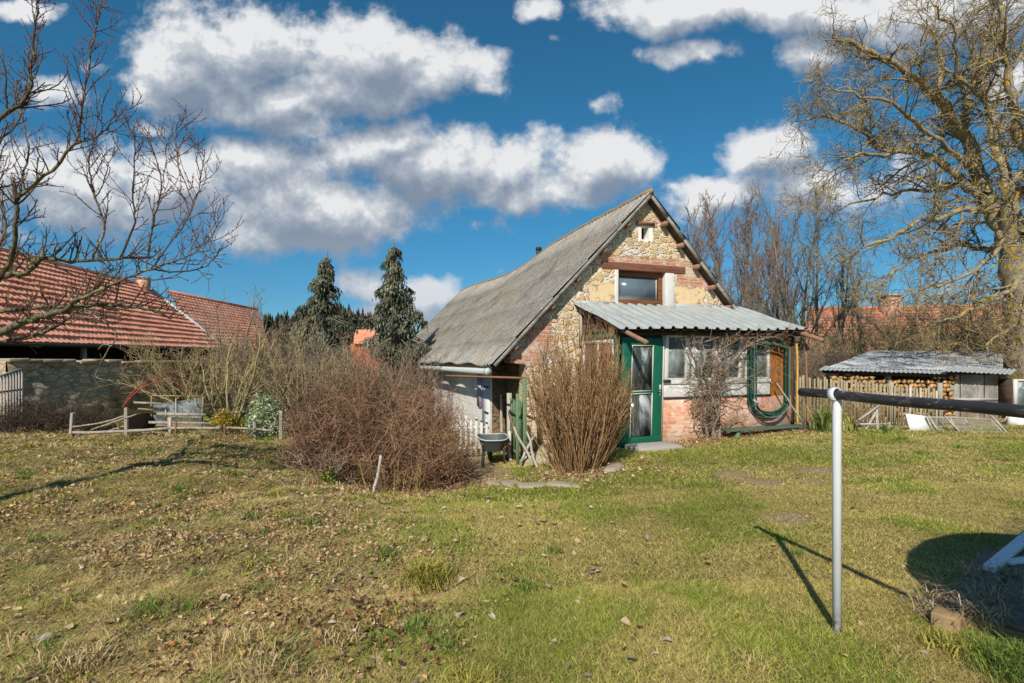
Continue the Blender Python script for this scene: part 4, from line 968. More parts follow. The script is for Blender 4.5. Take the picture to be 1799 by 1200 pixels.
q0, q1 = P(1450, 700, 18.1), P(1790, 700, 18.1); MB().quad((q0.x, 18.1, -.5), (q1.x, 18.1, -.5), (q1.x, 18.1, 1.75), (q0.x, 18.1, 1.75)).build('back_wall', M_DARK_X, t, True)
def f_panel(n, co):
    a = n.noise(scaled(n, co, 3, 3, .8), 1.6, 5, .7); X = n.sep(co)[0]; s = n.m('FRACT', n.m('MULTIPLY', X, 1.45)); g = n.step(n.m('ABSOLUTE', n.m('SUBTRACT', s, .5)), .485, .47)
    c = n.mix(n.step(a, .3, .7), (.12, .12, .12), (.36, .345, .32)); c = n.mix(n.m('MULTIPLY', n.step(n.noise(co, 1.9, 6, .7), .46, .62), .85), c, (.26, .155, .085)); c = n.mix(n.m('MULTIPLY', n.step(n.noise(n.v('ADD', co, (5, 2, 1)), 2.6, 6, .7), .52, .66), .7), c, (.42, .43, .42)); return n.mix(n.m('SUBTRACT', 1, g), c, (.03, .025, .02)), a
M_PANEL = material('grey_door_panel', f_panel, .85, .15, bump=.3)
q0, q1 = P(1667, 700, 14.75), P(1752, 700, 14.75)
pd = MB().span((q0.x, 14.72, -.32), (q1.x, 14.78, 1.17)).build('panel_door', M_PANEL, t, True, bevel=.006)
MB().span((q0.x + .02, 14.70, .42), (q1.x - .02, 14.718, .50)).build('door_batten', M_GREY_X, pd, True)
MB().span((q1.x + .02, 14.65, -.45), (q1.x + .17, 14.8, 1.2)).build('door_post', M_TIMBER, t, True)
MB().span((q1.x + .19, 14.9, -.5), (q1.x + .4, 15.0, 1.2)).build('dark_post', M_DARK_X, t, True)
# firewood: every log end is a log
lx0, lx1 = P(1440, 700, 15.2).x, P(1655, 700, 15.2).x
def f_log(n, co):
    X, Y, Z = n.sep(co); e = n.step(Y, -.17, -.165); rv = n.rand()
    c = n.mix(rv, (.44, .22, .075), (.66, .41, .17)); c = n.mix(n.step(n.noise(co, 30, 3, .6), .5, .7), c, (.25, .12, .05)); return n.mix(e, c, (.10, .07, .045)), n.noise(co, 20, 3, .6)
M_LOG = material('split_firewood', f_log, .9, .1)
protos = []
for k in range(5):
    r2 = random.Random(50 + k); m_ = r2.choice((3, 4, 5)); an = sorted(r2.random() * .6 + 2 * math.pi * i / m_ for i in range(m_)); v = []
    for yy in (-.18, .18): v += [(.085 * math.cos(a) * (1 if i else 1.2), yy, .075 * math.sin(a)) for i, a in enumerate(an)]
    mb = MB().add(v, [tuple(range(m_ - 1, -1, -1)), tuple(range(m_, 2 * m_))] + [(i, (i + 1) % m_, m_ + (i + 1) % m_, m_ + i) for i in range(m_)])
    protos.append(mb)
meshes = []
zz = -.30; row = 0; first = {}
while zz < 1.12:
    xx = lx0 + .07 * (row % 2) + .05
    lim = 1.0 + .12 * math.sin(row)
    while xx < lx1 - .06:
        if zz < 1.06 + .08 * math.sin(xx * 2.1):
            k = rng.randrange(5)
            if k not in first:
                o = protos[k].build('firewood_log', M_LOG, None); first[k] = o.data
            else:
                o = bpy.data.objects.new('firewood_log', first[k]); COL.objects.link(o)
            o.location = (xx, 14.80 + rng.uniform(-.06, .06), zz); o.rotation_euler = (0, rng.uniform(0, 6.28), rng.uniform(-.08, .08))
            o.scale = [rng.uniform(.7, .95)] * 3
            tag(o, 'split log stacked in the open wood store behind the picket fence', 'firewood', 'firewood logs stacked in the wood store')
        xx += rng.uniform(.125, .16)
    zz += .115; row += 1
# ---- glazed cabinet and junk right of the shed
q = P(1787, 700, 14.3)
t = thing('glass_cabinet', 'pale framed glass cabinet under the shed eave by the walnut trunk', 'cabinet', (q.x + .3, q.y, gz1(q.x, q.y)))
MB().span((q.x - .12, 14.25, .22), (q.x - .02, 14.32, 1.06)).span((q.x - .019, 14.25, 1.0), (q.x + 1.4, 14.32, 1.06)).span((q.x - .019, 14.25, .22), (q.x + 1.4, 14.32, .30)).build('frame', M_WHITEWOOD, t, True)
MB().span((q.x - .03, 14.28, .29), (q.x + 1.4, 14.29, 1.01)).build('pane', M_GLASSWIN, t, True)
MB().span((q.x - .118, 14.325, .2), (q.x + 1.4, 14.75, 1.05)).build('case', M_DARK_X, t, True)
MB().span((q.x - .12, 14.3, -.4), (q.x - .04, 14.6, .219)).build('leg', M_LINTEL, t, True)
q = P(1786, 762, 12.6); rock('rubble_sack', q.x, q.y, .22, .18, .16, 'pale crumpled sack on the ground below the glass cabinet', 'sack', M_PLASTER, None, 60, .08)
q = P(1768, 755, 12.9); solo(MB().add([(q.x - .12, q.y, -.15), (q.x + .1, q.y, -.15), (q.x + .02, q.y - .02, .30), (q.x - .02, q.y + .05, -.12)], [(0, 1, 2), (1, 3, 2), (3, 0, 2), (0, 3, 1)]), 'paper_scrap', M_WHITE, 'folded white sheet standing on edge beside the shed post', 'sheet')

# ---- leaning white board, wire frames, trestle
a, b = P(1596, 772, 11.0), P(1633, 773, 11.0); g = gz1(a.x, 11)
M_BOARDW = paint('bright_white_board', (.84, .83, .82), .05, .6)
solo(MB().add([(a.x, 10.95, g), (b.x, 10.90, g - .01), (b.x + .02, 11.1, g + .30), (a.x + .06, 11.15, g + .345), (a.x, 10.97, g), (b.x, 10.92, g - .01), (b.x + .02, 11.12, g + .30), (a.x + .06, 11.17, g + .345)], [(0, 1, 2, 3), (7, 6, 5, 4), (0, 4, 5, 1), (1, 5, 6, 2), (2, 6, 7, 3), (3, 7, 4, 0)]), 'white_board', M_BOARDW, 'bright white board leaning in the grass before the picket fence', 'board')
def wire_mesh_mat(name, sc, base, op):
    mt = bpy.data.materials.new(name); mt.use_nodes = True; tt = mt.node_tree; tt.nodes.clear(); n = N(tt)
    co = n.node('ShaderNodeTexCoord').outputs['Object']; X, Y, Z = n.sep(co)
    f = lambda q: n.m('LESS_THAN', n.m('ABSOLUTE', n.m('SUBTRACT', n.m('FRACT', n.m('MULTIPLY', q, sc)), .5)), .07)
    al = n.m('MAXIMUM', n.m('MAXIMUM', f(n.m('ADD', X, Z)), f(n.m('SUBTRACT', X, Z))), op)
    b = n.node('ShaderNodeBsdfPrincipled'); n.put(b.inputs['Base Color'], base); b.inputs['Roughness'].default_value = .6; n.put(b.inputs['Alpha'], al)
    tt.links.new(b.outputs[0], n.node('ShaderNodeOutputMaterial').inputs[0]); return mt
M_NET = wire_mesh_mat('chicken_wire', 26, (.30, .28, .25), 0)
def frame_net(name, label, pts, r, cat, mt, net, extra=()):
    pts = [Vector(p) for p in pts]; c = sum(pts, Vector()) / len(pts); c.z = min(p.z for p in pts)
    t = thing(name, label, cat, c)
    for p0, p1 in zip(pts, pts[1:] + pts[:1]): MB().beam(p0, p1, r, r).build('frame_bar', mt, t, True)
    for p0, p1 in extra: MB().beam(p0, p1, r * 1.3, r).build('leg', mt, t, True)
    MB().quad(*pts).build('netting', net, t, True); return t
g = gz1(9.0, 10.9)
frame_net('wire_frame', 'flat wooden frame with chicken wire beside the white board', [(8.95, 10.9, g), (9.75, 10.85, g), (9.70, 11.0, g + .25), (8.92, 11.02, g + .27)], .03, 'wire frame', M_GREY_X, M_NET, [((9.02, 10.8, g - .05), (8.95, 11.02, g + .3))])
frame_net('wire_frame', 'wooden chicken wire frame nearer the grey shed door', [(9.22, 10.6, g), (10.15, 10.6, g), (10.05, 10.75, g + .24), (9.18, 10.75, g + .30)], .03, 'wire frame', M_GREY_X, M_NET, [((9.25, 10.5, g - .05), (9.1, 10.78, g + .32)), ((10.2, 10.5, g - .05), (10.08, 10.78, g + .33))])
t = thing('wooden_trestle', 'rickety grey trestle of crossed sticks in front of the pickets', 'trestle', P(1535, 775, 11.3))
for (x0, y0, x1, y1) in ((1497, 783, 1512, 745), (1512, 770, 1542, 718), (1508, 738, 1545, 712), (1542, 775, 1540, 715), (1563, 778, 1562, 742), (1510, 745, 1563, 745)):
    MB().beam(P(x0, y0, 11.2), P(x1, y1, 11.3), .05, .04).build('leg', M_GREY_Z, t, True)
MB().quad(P(1512, 772, 11.35), P(1562, 776, 11.35), P(1562, 745, 11.4), P(1512, 746, 11.4)).build('netting', M_NET, t, True)

# ---- left: garden wall, gate, low fence, cold frame, planks
wa = Vector((-9.86, 10.0, 0)); wdir = Vector((.36, .933, 0)).normalized(); wn = Vector((wdir.y, -wdir.x, 0))
t = thing('garden_wall', 'old rubble stone garden wall in shadow with ragged stone coping', 'wall', wa, math.atan2(wdir.y, wdir.x))
def wl(u, v):                               # local x along the wall, z up, face at y = 0 looking to -y
    x = u * 8.2; z = -.4 + v * (1.97 - .08 * x * .3 + .10 * (vnoise(x * 3, 1) - .5)); k = .09 * (fbm(np.array([x * 3.5]), np.array([z * 5]), 3)[0] - .5)
    return Vector((x, k - .02 * v, z))
mb = MB().grid(wl, 130, 26); mb.grid(lambda u, v: Vector((.09 * (fbm(np.array([u * 3]), np.array([v * 7]), 3)[0] - .5), u * 1.6, -.4 + v * 1.98)), 16, 26)
mb.grid(lambda u, v: wl(u, 1) + Vector((0, v * 1.6, .03 * v)), 130, 3); mb.build('stone_face', M_RUBBLE, t)
for i in range(26):                          # coping stones
    x = .15 + i * .29 + rng.uniform(-.05, .05); p = wl(x / 8.2, 1)
    if x > 4.2: break
    bm = MB().box((x, .12 + rng.uniform(-.06, .04), p.z + .02), (.24 + rng.uniform(0, .14), .4, .05 + rng.uniform(0, .03)), Matrix.Rotation(rng.uniform(-.12, .12), 3, 'Z') @ Matrix.Rotation(rng.uniform(-.06, .06), 3, 'Y'))
    bm.build('coping_stone', M_SLAB, t, bevel=.02)
wx = lambda s, o, z: wa + wdir * s + wn * o + Vector((0, 0, z))
# dry grass and soil on the farther, overgrown part of the wall
parts = []
k = 9000; s = 2.2 + 5.9 * NR.random(k); o_ = -.9 * NR.random(k) + .12; x = wa.x + wdir.x * s + wn.x * o_; y = wa.y + wdir.y * s + wn.y * o_
hgt = (.06 + .16 * NR.random(k)) * sstep(s, 1.6, 4.0)
zt = 1.50 - .024 * s * 1.97 * .0 - .04 * s + .03
c = np.array([(.44, .34, .19), (.54, .44, .28), (.34, .27, .12), (.24, .24, .08)])[NR.choice(4, k, p=[.4, .3, .2, .1])] * (.7 + .6 * NR.random(k))[:, None]
parts.append(blades(x, y, hgt, np.full(k, .018), .5 + 1.3 * NR.random(k), c, zt))
V, L, S, C = merge(parts); o = link_mesh('dry_grass', np_mesh('dry_grass', V, L, S, False, {'Col': ('FLOAT_COLOR', C)}), M_BLADE); tag(o, 'straw coloured grass growing along the top of the garden wall', 'dry grass', kind='stuff')
# iron bar gate at the far left
gp = [P(39, 648, 10.05), P(-25, 668, 9.3)]; 
t = thing('bar_gate', 'narrow gate of upright metal bars at the near end of the garden wall', 'gate', (gp[0].x, gp[0].y, gz1(gp[0].x, gp[0].y)))
MB().beam(gp[0], gp[1], .035, .035).build('top_rail', M_GREY_X, t, True)
M_BARS = paint('pale_gate_bars', (.42, .38, .33), .25, .6, (.22, .13, .08))
for i in range(13):
    q = gp[0].lerp(gp[1], i / 12); MB().beam((q.x, q.y, .12), q, .026, .016).build('bar', M_BARS, t, True)
MB().beam((gp[0].x, gp[0].y, 1.02), (gp[1].x, gp[1].y, .98), .02, .03).build('mid_rail', M_IRON, t, True)
# low rail fence
FY = 9.0
M_FENCEWOOD = wood('silvered_fence_wood', (.25, .21, .17), (.48, .42, .35), 2, .9, 1, .1, (.12, .09, .07), .8)
fp = [(125, 9.05, 725), (222, 9.0, 716), (298, 9.1, 733), (448, 9.3, 740), (494, 9.2, 722)]
t = thing('rail_fence', 'low broken fence of pale posts and round rails along the bed edge', 'fence', P(300, 756, 9.05))
for i, (px, Y, py) in enumerate(fp):
    q = P(px, 760, Y); top = P(px + (4 if i == 0 else 0), py, Y); g = gz1(q.x, Y)
    MB().beam((q.x, Y, g - .1), top, .085 if i == 0 else .06, .05).build('post', M_FENCEWOOD, t, True, bevel=.012)
def rail(p, q, r, sagz=.0):
    return MB().tube([p.lerp(q, i / 8) + Vector((0, 0, -sagz * math.sin(math.pi * i / 8) + rng.uniform(-.006, .006))) for i in range(9)], r, 7)
for a_, b_, r_, s_ in ((P(128, 760, 9), P(300, 752, 9.0), .026, .02), (P(300, 752, 9.0), P(392, 752, 9.1), .024, 0), (P(380, 750, 9.1), P(480, 756, 9.2), .022, .0), (P(128, 750, 9.0), P(222, 730, 9.0), .014, .03), (P(160, 755, 9.05), P(240, 728, 8.95), .012, .0), (P(190, 757, 9.1), P(225, 747, 9.0), .012, 0)):
    rail(a_, b_, r_, s_).build('rail', M_FENCEWOOD, t, True, True)
solo(MB().tube([P(205, 742, 9.0), P(209, 752, 9.0), P(213, 764, 9.0)], .010, 6), 'twig', M_POLE, 'thin red twig stuck upright at the low rail fence', 'twig')
# cold frame of glass and wire, with loose planks
M_CFGLASS = bpy.data.materials.new('cold_frame_glass'); M_CFGLASS.use_nodes = True
tt = M_CFGLASS.node_tree; n = N(tt); b = tt.nodes['Principled BSDF']; co = n.node('ShaderNodeTexCoord').outputs['Object']; a_ = n.noise(co, 3, 4, .6)
n.put(b.inputs['Base Color'], n.mix(a_, (.20, .25, .27), (.46, .52, .54))); b.inputs['Roughness'].default_value = .2; n.put(b.inputs['Alpha'], n.m('MULTIPLY_ADD', n.step(a_, .35, .65), .5, .25))
Y = 9.75
t = thing('cold_frame', 'low cold frame with thin rails and old glass beside the yellow bush', 'cold frame', P(310, 748, Y))
c = [P(266, 695, Y), P(357, 696, Y), P(355, 748, Y), P(266, 748, Y)]
for p0, p1 in zip(c, c[1:] + c[:1]): MB().beam(p0, p1, .02, .02).build('frame_bar', M_YELLOW if 0 else M_TIMBER, t, True)
MB().quad(P(268, 712, Y + .02), P(356, 697, Y + .02), P(356, 747, Y + .02), P(268, 747, Y + .02)).build('pane', M_CFGLASS, t, True)
MB().beam(P(291, 712, Y - .01), P(291, 747, Y - .01), .012, .012).build('glazing_bar', M_WHITEWOOD, t, True); MB().beam(P(309, 700, Y - .01), P(309, 747, Y - .01), .010, .010).build('glazing_bar', M_WHITEWOOD, t, True)
for (x0, y0, x1, y1, Yp, h, lb) in ((236, 707, 284, 709, 9.6, .035, 'short pale plank sticking out left of the cold frame'), (276, 727, 362, 729, 9.62, .05, 'long pale plank across the middle of the cold frame'), (394, 727, 430, 723, 9.55, .05, 'pale plank between the yellow bush and the variegated bush'), (262, 742, 372, 744, 9.55, .045, 'pale plank low in front of the cold frame'), (243, 718, 270, 720, 9.65, .022, 'thin brown lath left of the cold frame')):
    solo(MB().beam(P(x0, y0, Yp), P(x1, y1, Yp + .02), .04, h), 'plank', M_TIMBER if 'brown' in lb else M_FENCEWOOD, lb, 'plank')
for px, y0, y1, lb in ((299, 733, 760, 'short pale stake standing in front of the cold frame'), (309, 741, 762, 'short rusty stake right beside the pale one before the cold frame'), (395, 745, 765, 'dark short stake below the yellow bush')):
    q = P(px, y1, 9.0); q.z = gz1(q.x, 9.0) - .05; solo(MB().beam(q, P(px, y0, 9.0), .05 if '299' in str(px) else .035, .03), 'stake', M_GREY_Z if px == 299 else M_RUST, lb, 'stake')
q = P(255, 742, 9.9); rock('compost_heap', q.x, q.y, .32, .3, .30, 'rounded compost heap coloured black for shade, behind the low fence', 'compost heap', material('shade_black_compost', lambda n, co: (n.mix(n.noise(co, 9, 5, .7), (.004, .0035, .003), (.018, .013, .009)), n.noise(co, 14, 5, .7)), .95, .05, bump=1), None, 70, .05)  # near-black colour stands for the shade of an opening

# ================================================================ BUILDINGS BEYOND
def f_tile(c0, c1, c2):
    def fn(n, co):
        a = n.noise(co, .5, 5, .65); b = n.noise(co, 7, 4, .7); c = n.mix(n.step(a, .35, .65), c0, c1); cell = n.sep(n.vor(scaled(n, co, 1, 1, 1.4), 3.2, out=1))[0]
        c = n.mix(n.m('MULTIPLY', n.step(cell, .62, .98), .45), c, c2); c = n.mix(n.m('MULTIPLY', n.step(cell, .3, .0), .3), c, (.86, .52, .36)); mo = n.noise(n.v('ADD', co, (3, 9, 2)), 1.3, 6, .7)
        c = n.mix(n.m('MULTIPLY', n.step(mo, .55, .70), .55), c, (.20, .13, .085)); return n.mix(n.m('MULTIPLY', n.step(b, .52, .7), .5), c, c2), b
    return fn
M_TILE = material('red_clay_tile', f_tile((.84, .33, .20), (.95, .44, .28), (.58, .20, .12)), .8, .2, bump=.3)
M_TILE2 = material('brown_red_tile', f_tile((.52, .20, .12), (.60, .28, .18), (.34, .14, .10)), .85, .2, bump=.3)
M_TILE3 = material('orange_brown_tile', f_tile((.46, .18, .10), (.54, .24, .14), (.28, .13, .08)), .85, .2, bump=.3)
def tiled(A, B, Cc, D, rows, colw=.3, amp=.02, step=.055):    # A-B eave, D-C ridge
    A, B, Cc, D = map(Vector, (A, B, Cc, D)); mb = MB(); nn = int((B - A).length / colw * 4); nrm = (B - A).cross(D - A).normalized()
    if nrm.z < 0: nrm = -nrm
    L_ = (B - A).length
    for r_ in range(rows):
        t0, t1 = r_ / rows, (r_ + 1) / rows
        def f(u, v):
            tt = t0 + (t1 - t0) * v; p = A.lerp(B, u).lerp(D.lerp(Cc, u), tt); wob = .03 * (vnoise(u * L_ * 1.3, r_ * 3.1) - .5) + .018 * (vnoise(u * L_ / colw, r_ * 7.7) - .5)
            return p + nrm * (step * (1 - v) + amp * math.cos(2 * math.pi * u * L_ / colw) + wob)
        mb.grid(f, nn, 1)
        i0 = len(mb.v); mb.grid(lambda u, v: A.lerp(B, u).lerp(D.lerp(Cc, u), t0) + nrm * ((step + amp * math.cos(2 * math.pi * u * L_ / colw)) * (1 - v)), nn, 1)
    return mb
d = Vector((-.194, .981, 0)).normalized(); nn_ = Vector((d.y, -d.x, 0))
E0 = Vector((-16.0, 16.0, 2.10)); LB = 20.0
bA = E0 - d * 4; bB = E0 + d * LB + Vector((0, 0, .26)); rB = bB - nn_ * 5.0 + Vector((0, 0, 4.20)); rA = bA - nn_ * 5.0 + Vector((0, 0, 4.15)); oB = bB - nn_ * 10.0; oA = bA - nn_ * 10
t = thing('tiled_barn', 'long low barn with bright red tiled roof behind the garden wall', 'barn', E0 - nn_ * 5 - Vector((0, 0, 2.1)))
tiled(bA, bB, rB, rA, 15, .3, .018, .085).build('roof', M_TILE, t, True)
MB().quad(rA, rB, oB, oA).build('rear_roof', M_TILE, t, True)
MB().tube([rA + Vector((0, 0, .04)), rB + Vector((0, 0, .04))], .11, 8).build('ridge_cap', M_TILE, t, True, True)
for (p0, p1, nm, r_) in ((bA + nn_ * .04 - Vector((0, 0, .04)), bB + nn_ * .04 - Vector((0, 0, .04)), 'gutter', .07),):
    MB().tube([p0, p1], r_, 8).build(nm, M_IRON, t, True, True)
MB().tube([bB.lerp(rB, .02) + Vector((0, 0, .06)), bB.lerp(rB, .98) + Vector((0, 0, .06))], .15, 8).build('verge_flashing', paint('mortar_verge', (.62, .60, .57), .2, .9), t, True, True)
MB().add([bA - nn_ * 1.2 + Vector((0, 0, -2.6)), bB - nn_ * 1.2 + Vector((0, 0, -2.6)), bB - nn_ * 1.2 + Vector((0, 0, 1.05)), bA - nn_ * 1.2 + Vector((0, 0, 1.05))], [(0, 1, 2, 3)]).build('barn_shade_sheet', M_BLACK, t, True)  # black sheet standing for the shade of the open barn below the eave
MB().quad(bB - nn_ * .3 - Vector((0, 0, 2.7)), oB + nn_ * .3 - Vector((0, 0, 2.7)), oB, rB - Vector((0, 0, .05)), bB - nn_ * .1).build('gable_wall', M_PLASTER, t, True)
for s in (4.8, 9.5, 14.0, 18.5): q = E0 + d * s - nn_ * .35; MB().beam((q.x, q.y, -.5), (q.x, q.y, 2.1), .16, .16).build('post', M_GREY_Z, t, True)
q = bB.lerp(rB, .93) - d * 1.0; ch = MB().span((q.x - .30, q.y - .3, q.z - .6), (q.x + .25, q.y + .3, q.z + .70)).build('chimney', M_BRICK, t, True); MB().span((q.x - .33, q.y - .33, q.z + .701), (q.x + .28, q.y + .33, q.z + .76)).build('chimney_cap', M_CONCRETE, ch, True)
# second, browner barn
A_, B_, C_, D_ = P(352, 616, 37), P(476, 612, 46), P(452, 545, 52), P(296, 513, 42)
t = thing('tiled_barn', 'farther barn with browner tiled roof beyond the bare shrubs', 'barn', (A_ + B_) / 2 - Vector((0, 0, 2.8)))
tiled(A_, B_, C_, D_, 16, .34).build('roof', M_TILE2, t, True)
MB().quad(A_ + Vector((.1, .3, 0)), B_ + Vector((-.1, .3, 0)), B_ + Vector((-.1, .3, -3)), A_ + Vector((.1, .3, -3))).build('wall', M_BRICK, t, True)
MB().tube([D_ + Vector((0, 0, .05)), C_ + Vector((0, 0, .05))], .13, 8).build('ridge_cap', M_TILE2, t, True, True)
MB().quad(B_ + Vector((-.1, .3, -3)), B_ + Vector((-.1, .3, 0)), C_, C_ * 2 - B_ + Vector((0, 0, 2 * (B_.z - C_.z))) - Vector((0, 0, 0)), C_ * 2 - B_ + Vector((0, 0, 2 * (B_.z - C_.z) - 3))).build('gable_wall', M_BRICK, t, True)
# small red house between the spruces
a = P(615, 640, 42); b = P(652, 640, 42)
t = thing('red_house', 'small brick red house seen between the two dark spruces', 'house', ((a.x + b.x) / 2, 44, -.3))
A_, B_ = P(621, 604, 41), P(664, 604, 41); C_, D_ = P(664, 579, 44), P(624, 579, 44)
tiled(A_, B_, C_, D_, 8, .4).build('roof', M_TILE, t, True)
MB().quad(P(616, 700, 41.3), P(664, 700, 41.3), P(664, 604, 41.3), P(616, 604, 41.3)).quad(P(616, 700, 41.3), P(616, 604, 41.3), P(620, 579, 44), P(622, 604, 47), P(622, 690, 47)).build('wall', paint('orange_red_wall', (.56, .17, .075), .25, .9), t, True)
# tiled house right behind the shed
A_, B_ = P(1404, 642, 28), P(1780, 642, 28); D_, C_ = P(1418, 545, 33), P(1760, 538, 33)
t = thing('tiled_house', 'house with weathered orange tiled roof behind the wood shed', 'house', ((A_.x + B_.x) / 2, 33, -.2))
tiled(A_, B_, C_, D_, 17, .32).build('roof', M_TILE3, t, True)
MB().quad(A_ + Vector((.3, .5, 0)), B_ + Vector((-.3, .5, 0)), B_ + Vector((-.3, .5, -2.5)), A_ + Vector((.3, .5, -2.5))).quad(A_ + Vector((.3, .5, -2.5)), A_ + Vector((.3, .5, 0)), D_, D_ * 2 - A_ - Vector((0, 0, 2 * (D_.z - A_.z))), D_ * 2 - A_ - Vector((0, 0, 2 * (D_.z - A_.z) + 2.5))).build('wall', M_PLASTER, t, True)
MB().tube([D_ + Vector((0, 0, .05)), C_ + Vector((0, 0, .05))], .13, 8).build('ridge_cap', M_TILE3, t, True, True)
q = P(1563, 545, 32.4); ch = MB().span((q.x - .45, q.y - .4, q.z - .8), (q.x + .45, q.y + .4, q.z + .85)).build('chimney', M_BRICK, t, True); MB().span((q.x - .52, q.y - .47, q.z + .851), (q.x + .52, q.y + .47, q.z + .97)).build('chimney_cap', M_BRICK, ch, True)
# ================================================================ WOODY PLANTS
def tubes_mesh(name, polys, sides):
    """many tapering twigs into one mesh; polys: (points, radii); attribute thin = 0 on thick wood, 1 on the finest twigs"""
    groups = {}
    for pts, rad in polys: groups.setdefault((len(pts), sides(max(rad))), []).append((pts, rad))
    VV, LL, TT, TN = [], [], [], []; kv = 0; tg = np.random.default_rng(len(polys))
    for (n, k), lst in groups.items():
        Pn = np.array([[tuple(p) for p in q[0]] for q in lst], float); Rn = np.array([q[1] for q in lst], float); M = len(lst)
        T = np.gradient(Pn, axis=1); T /= np.linalg.norm(T, axis=2, keepdims=True) + 1e-9
        main = Pn[:, -1] - Pn[:, 0]; main /= np.linalg.norm(main, axis=1, keepdims=True) + 1e-9
        ref = np.where((np.abs(main[:, 2]) > .8)[:, None], np.array([1., 0, 0]), np.array([0, 0, 1.]))[:, None, :]
        A = np.cross(T, ref); A /= np.linalg.norm(A, axis=2, keepdims=True) + 1e-9; B = np.cross(T, A)
        an = 2 * np.pi * np.arange(k) / k
        ringv = Pn[:, :, None, :] + Rn[:, :, None, None] * (A[:, :, None, :] * np.cos(an)[None, None, :, None] + B[:, :, None, :] * np.sin(an)[None, None, :, None])
        VV.append(ringv.reshape(-1, 3)); TT.append(np.repeat(1 - np.clip(Rn / .03, 0, 1), k, axis=1).ravel()); TN.append(np.repeat(tg.random(M), n * k))
        i, j = np.meshgrid(np.arange(n - 1), np.arange(k), indexing='ij'); j2 = (j + 1) % k
        q = np.stack([i * k + j, i * k + j2, (i + 1) * k + j2, (i + 1) * k + j], -1).reshape(-1, 4)
        LL.append((kv + np.arange(M)[:, None, None] * n * k + q[None]).reshape(-1)); kv += M * n * k
    V = np.concatenate(VV); L = np.concatenate(LL); T = np.concatenate(TT)
    return V, L, T, np.concatenate(TN)
def build_tubes(name, polys, mt, parent, sides=None):
    sides = sides or (lambda r: 12 if r > .12 else 8 if r > .04 else 5 if r > .012 else 3)
    V, L, T, TN = tubes_mesh(name, polys, sides)
    V = to_local(V, parent)
    return link_mesh(name, np_mesh(name, V, L, np.arange(len(L) // 4) * 4, True, {'thin': ('FLOAT', T), 'tone': ('FLOAT', TN)}), mt, parent)
def rvec(r): return Vector((r.gauss(0, 1), r.gauss(0, 1), r.gauss(0, 1)))
def grow(out, r, p, d, L, rad, lvl, cfg):
    c = cfg[lvl]; n = c['n']; seg = L / n; pts = [p.copy()]; rs = [rad]; tip = c.get('tip', .35)
    wig, tr = c['wig'], c['trop']
    for i in range(n):
        d = (d + rvec(r) * wig + Vector((0, 0, tr))).normalized(); p = p + d * seg; pts.append(p); rs.append(rad * (1 - (1 - tip) * (i + 1) / n))
    out.append((pts, rs, lvl)); spawn(out, r, pts, rs, lvl, cfg, L)
def spawn(out, r, pts, rs, lvl, cfg, L):
    if lvl + 1 >= len(cfg): return
    c = cfg[lvl + 1]; k = r.randint(*c['kids']) if isinstance(c['kids'], tuple) else max(1, int(c['kids'] * L))
    n = len(pts) - 1
    for i in range(k):
        f = c['start'] + (1 - c['start']) * (i + r.random()) / k; f = min(f, .999)
        x = f * n; a = int(x); q = pts[a].lerp(pts[a + 1], x - a); dd = (pts[a + 1] - pts[a]).normalized(); rr = rs[a] + (rs[a + 1] - rs[a]) * (x - a)
        ax = dd.cross(rvec(r)).normalized(); an = R(r.uniform(*c['ang']))
        nd = (dd * math.cos(an) + ax * math.sin(an)).normalized()
        nd = (nd + Vector((0, 0, c.get('up', 0)))).normalized()
        ln = (c['len'][0] + (c['len'][1] - c['len'][0]) * r.random()) * (1 - c.get('fall', .4) * f)
        if c.get('rel'): ln *= L
        cr = max(c['minr'], min(rr * c['rr'], c.get('maxr', 9)))
        grow(out, r, q, nd, ln, cr, lvl + 1, cfg)
def path3(pxs, Y, r, jit=.0, rg=None):
    """polyline measured as (px, py[, dY]) at depth Y, smoothed"""
    ps = [P(q[0], q[1], Y + (q[2] if len(q) > 2 else 0)) for q in pxs]; out = []
    for i in range(len(ps) - 1):
        p0, p1, p2, p3 = ps[max(i - 1, 0)], ps[i], ps[i + 1], ps[min(i + 2, len(ps) - 1)]
        for k in range(4):
            t = k / 4; out.append(.5 * ((2 * p1) + (p2 - p0) * t + (2 * p0 - 5 * p1 + 4 * p2 - p3) * t * t + (3 * p1 - p0 - 3 * p2 + p3) * t ** 3))
    out.append(ps[-1]); n = len(out) - 1
    if rg: out = [q + rvec(rg) * jit * (0 < i < n) for i, q in enumerate(out)]
    return out, [r[0] + (r[1] - r[0]) * (i / n) ** .8 for i in range(n + 1)]
def bark(name, thick, thin, lichen=None, lo=.52, hi=.66, tipc=None):
    def fn(n, co):
        t = n.attr('thin'); f = n.noise(co, 14, 5, .7); v = n.noise(scaled(n, co, 9, 9, 1.6), 3, 4, .65)
        c = n.mix(n.step(v, .3, .7), thick[0], thick[1]); c = n.mix(n.step(t, .35, .85), c, n.mix(f, thin[0], thin[1]))
        if lichen: c = n.mix(n.m('MULTIPLY', n.m('MULTIPLY', n.step(n.noise(co, 5.5, 5, .7), lo, hi), n.step(t, 1.0, .80)), .9), c, lichen)
        if tipc: c = n.mix(n.step(t, .88, .95), c, tipc)
        g_ = n.m('MULTIPLY_ADD', n.m('SUBTRACT', n.attr('tone'), .5), n.m('MULTIPLY', n.step(t, .2, .6), .9), 1.0); c = n.v('SCALE', c, scale=g_)
        return c, v
    return material(name, fn, .9, .1, bump=1.0, bdist=.05)
M_WALNUT = bark('walnut_bark', ((.20, .17, .135), (.41, .36, .285)), ((.26, .205, .14), (.38, .31, .215)), (.58, .39, .03), .49, .62)
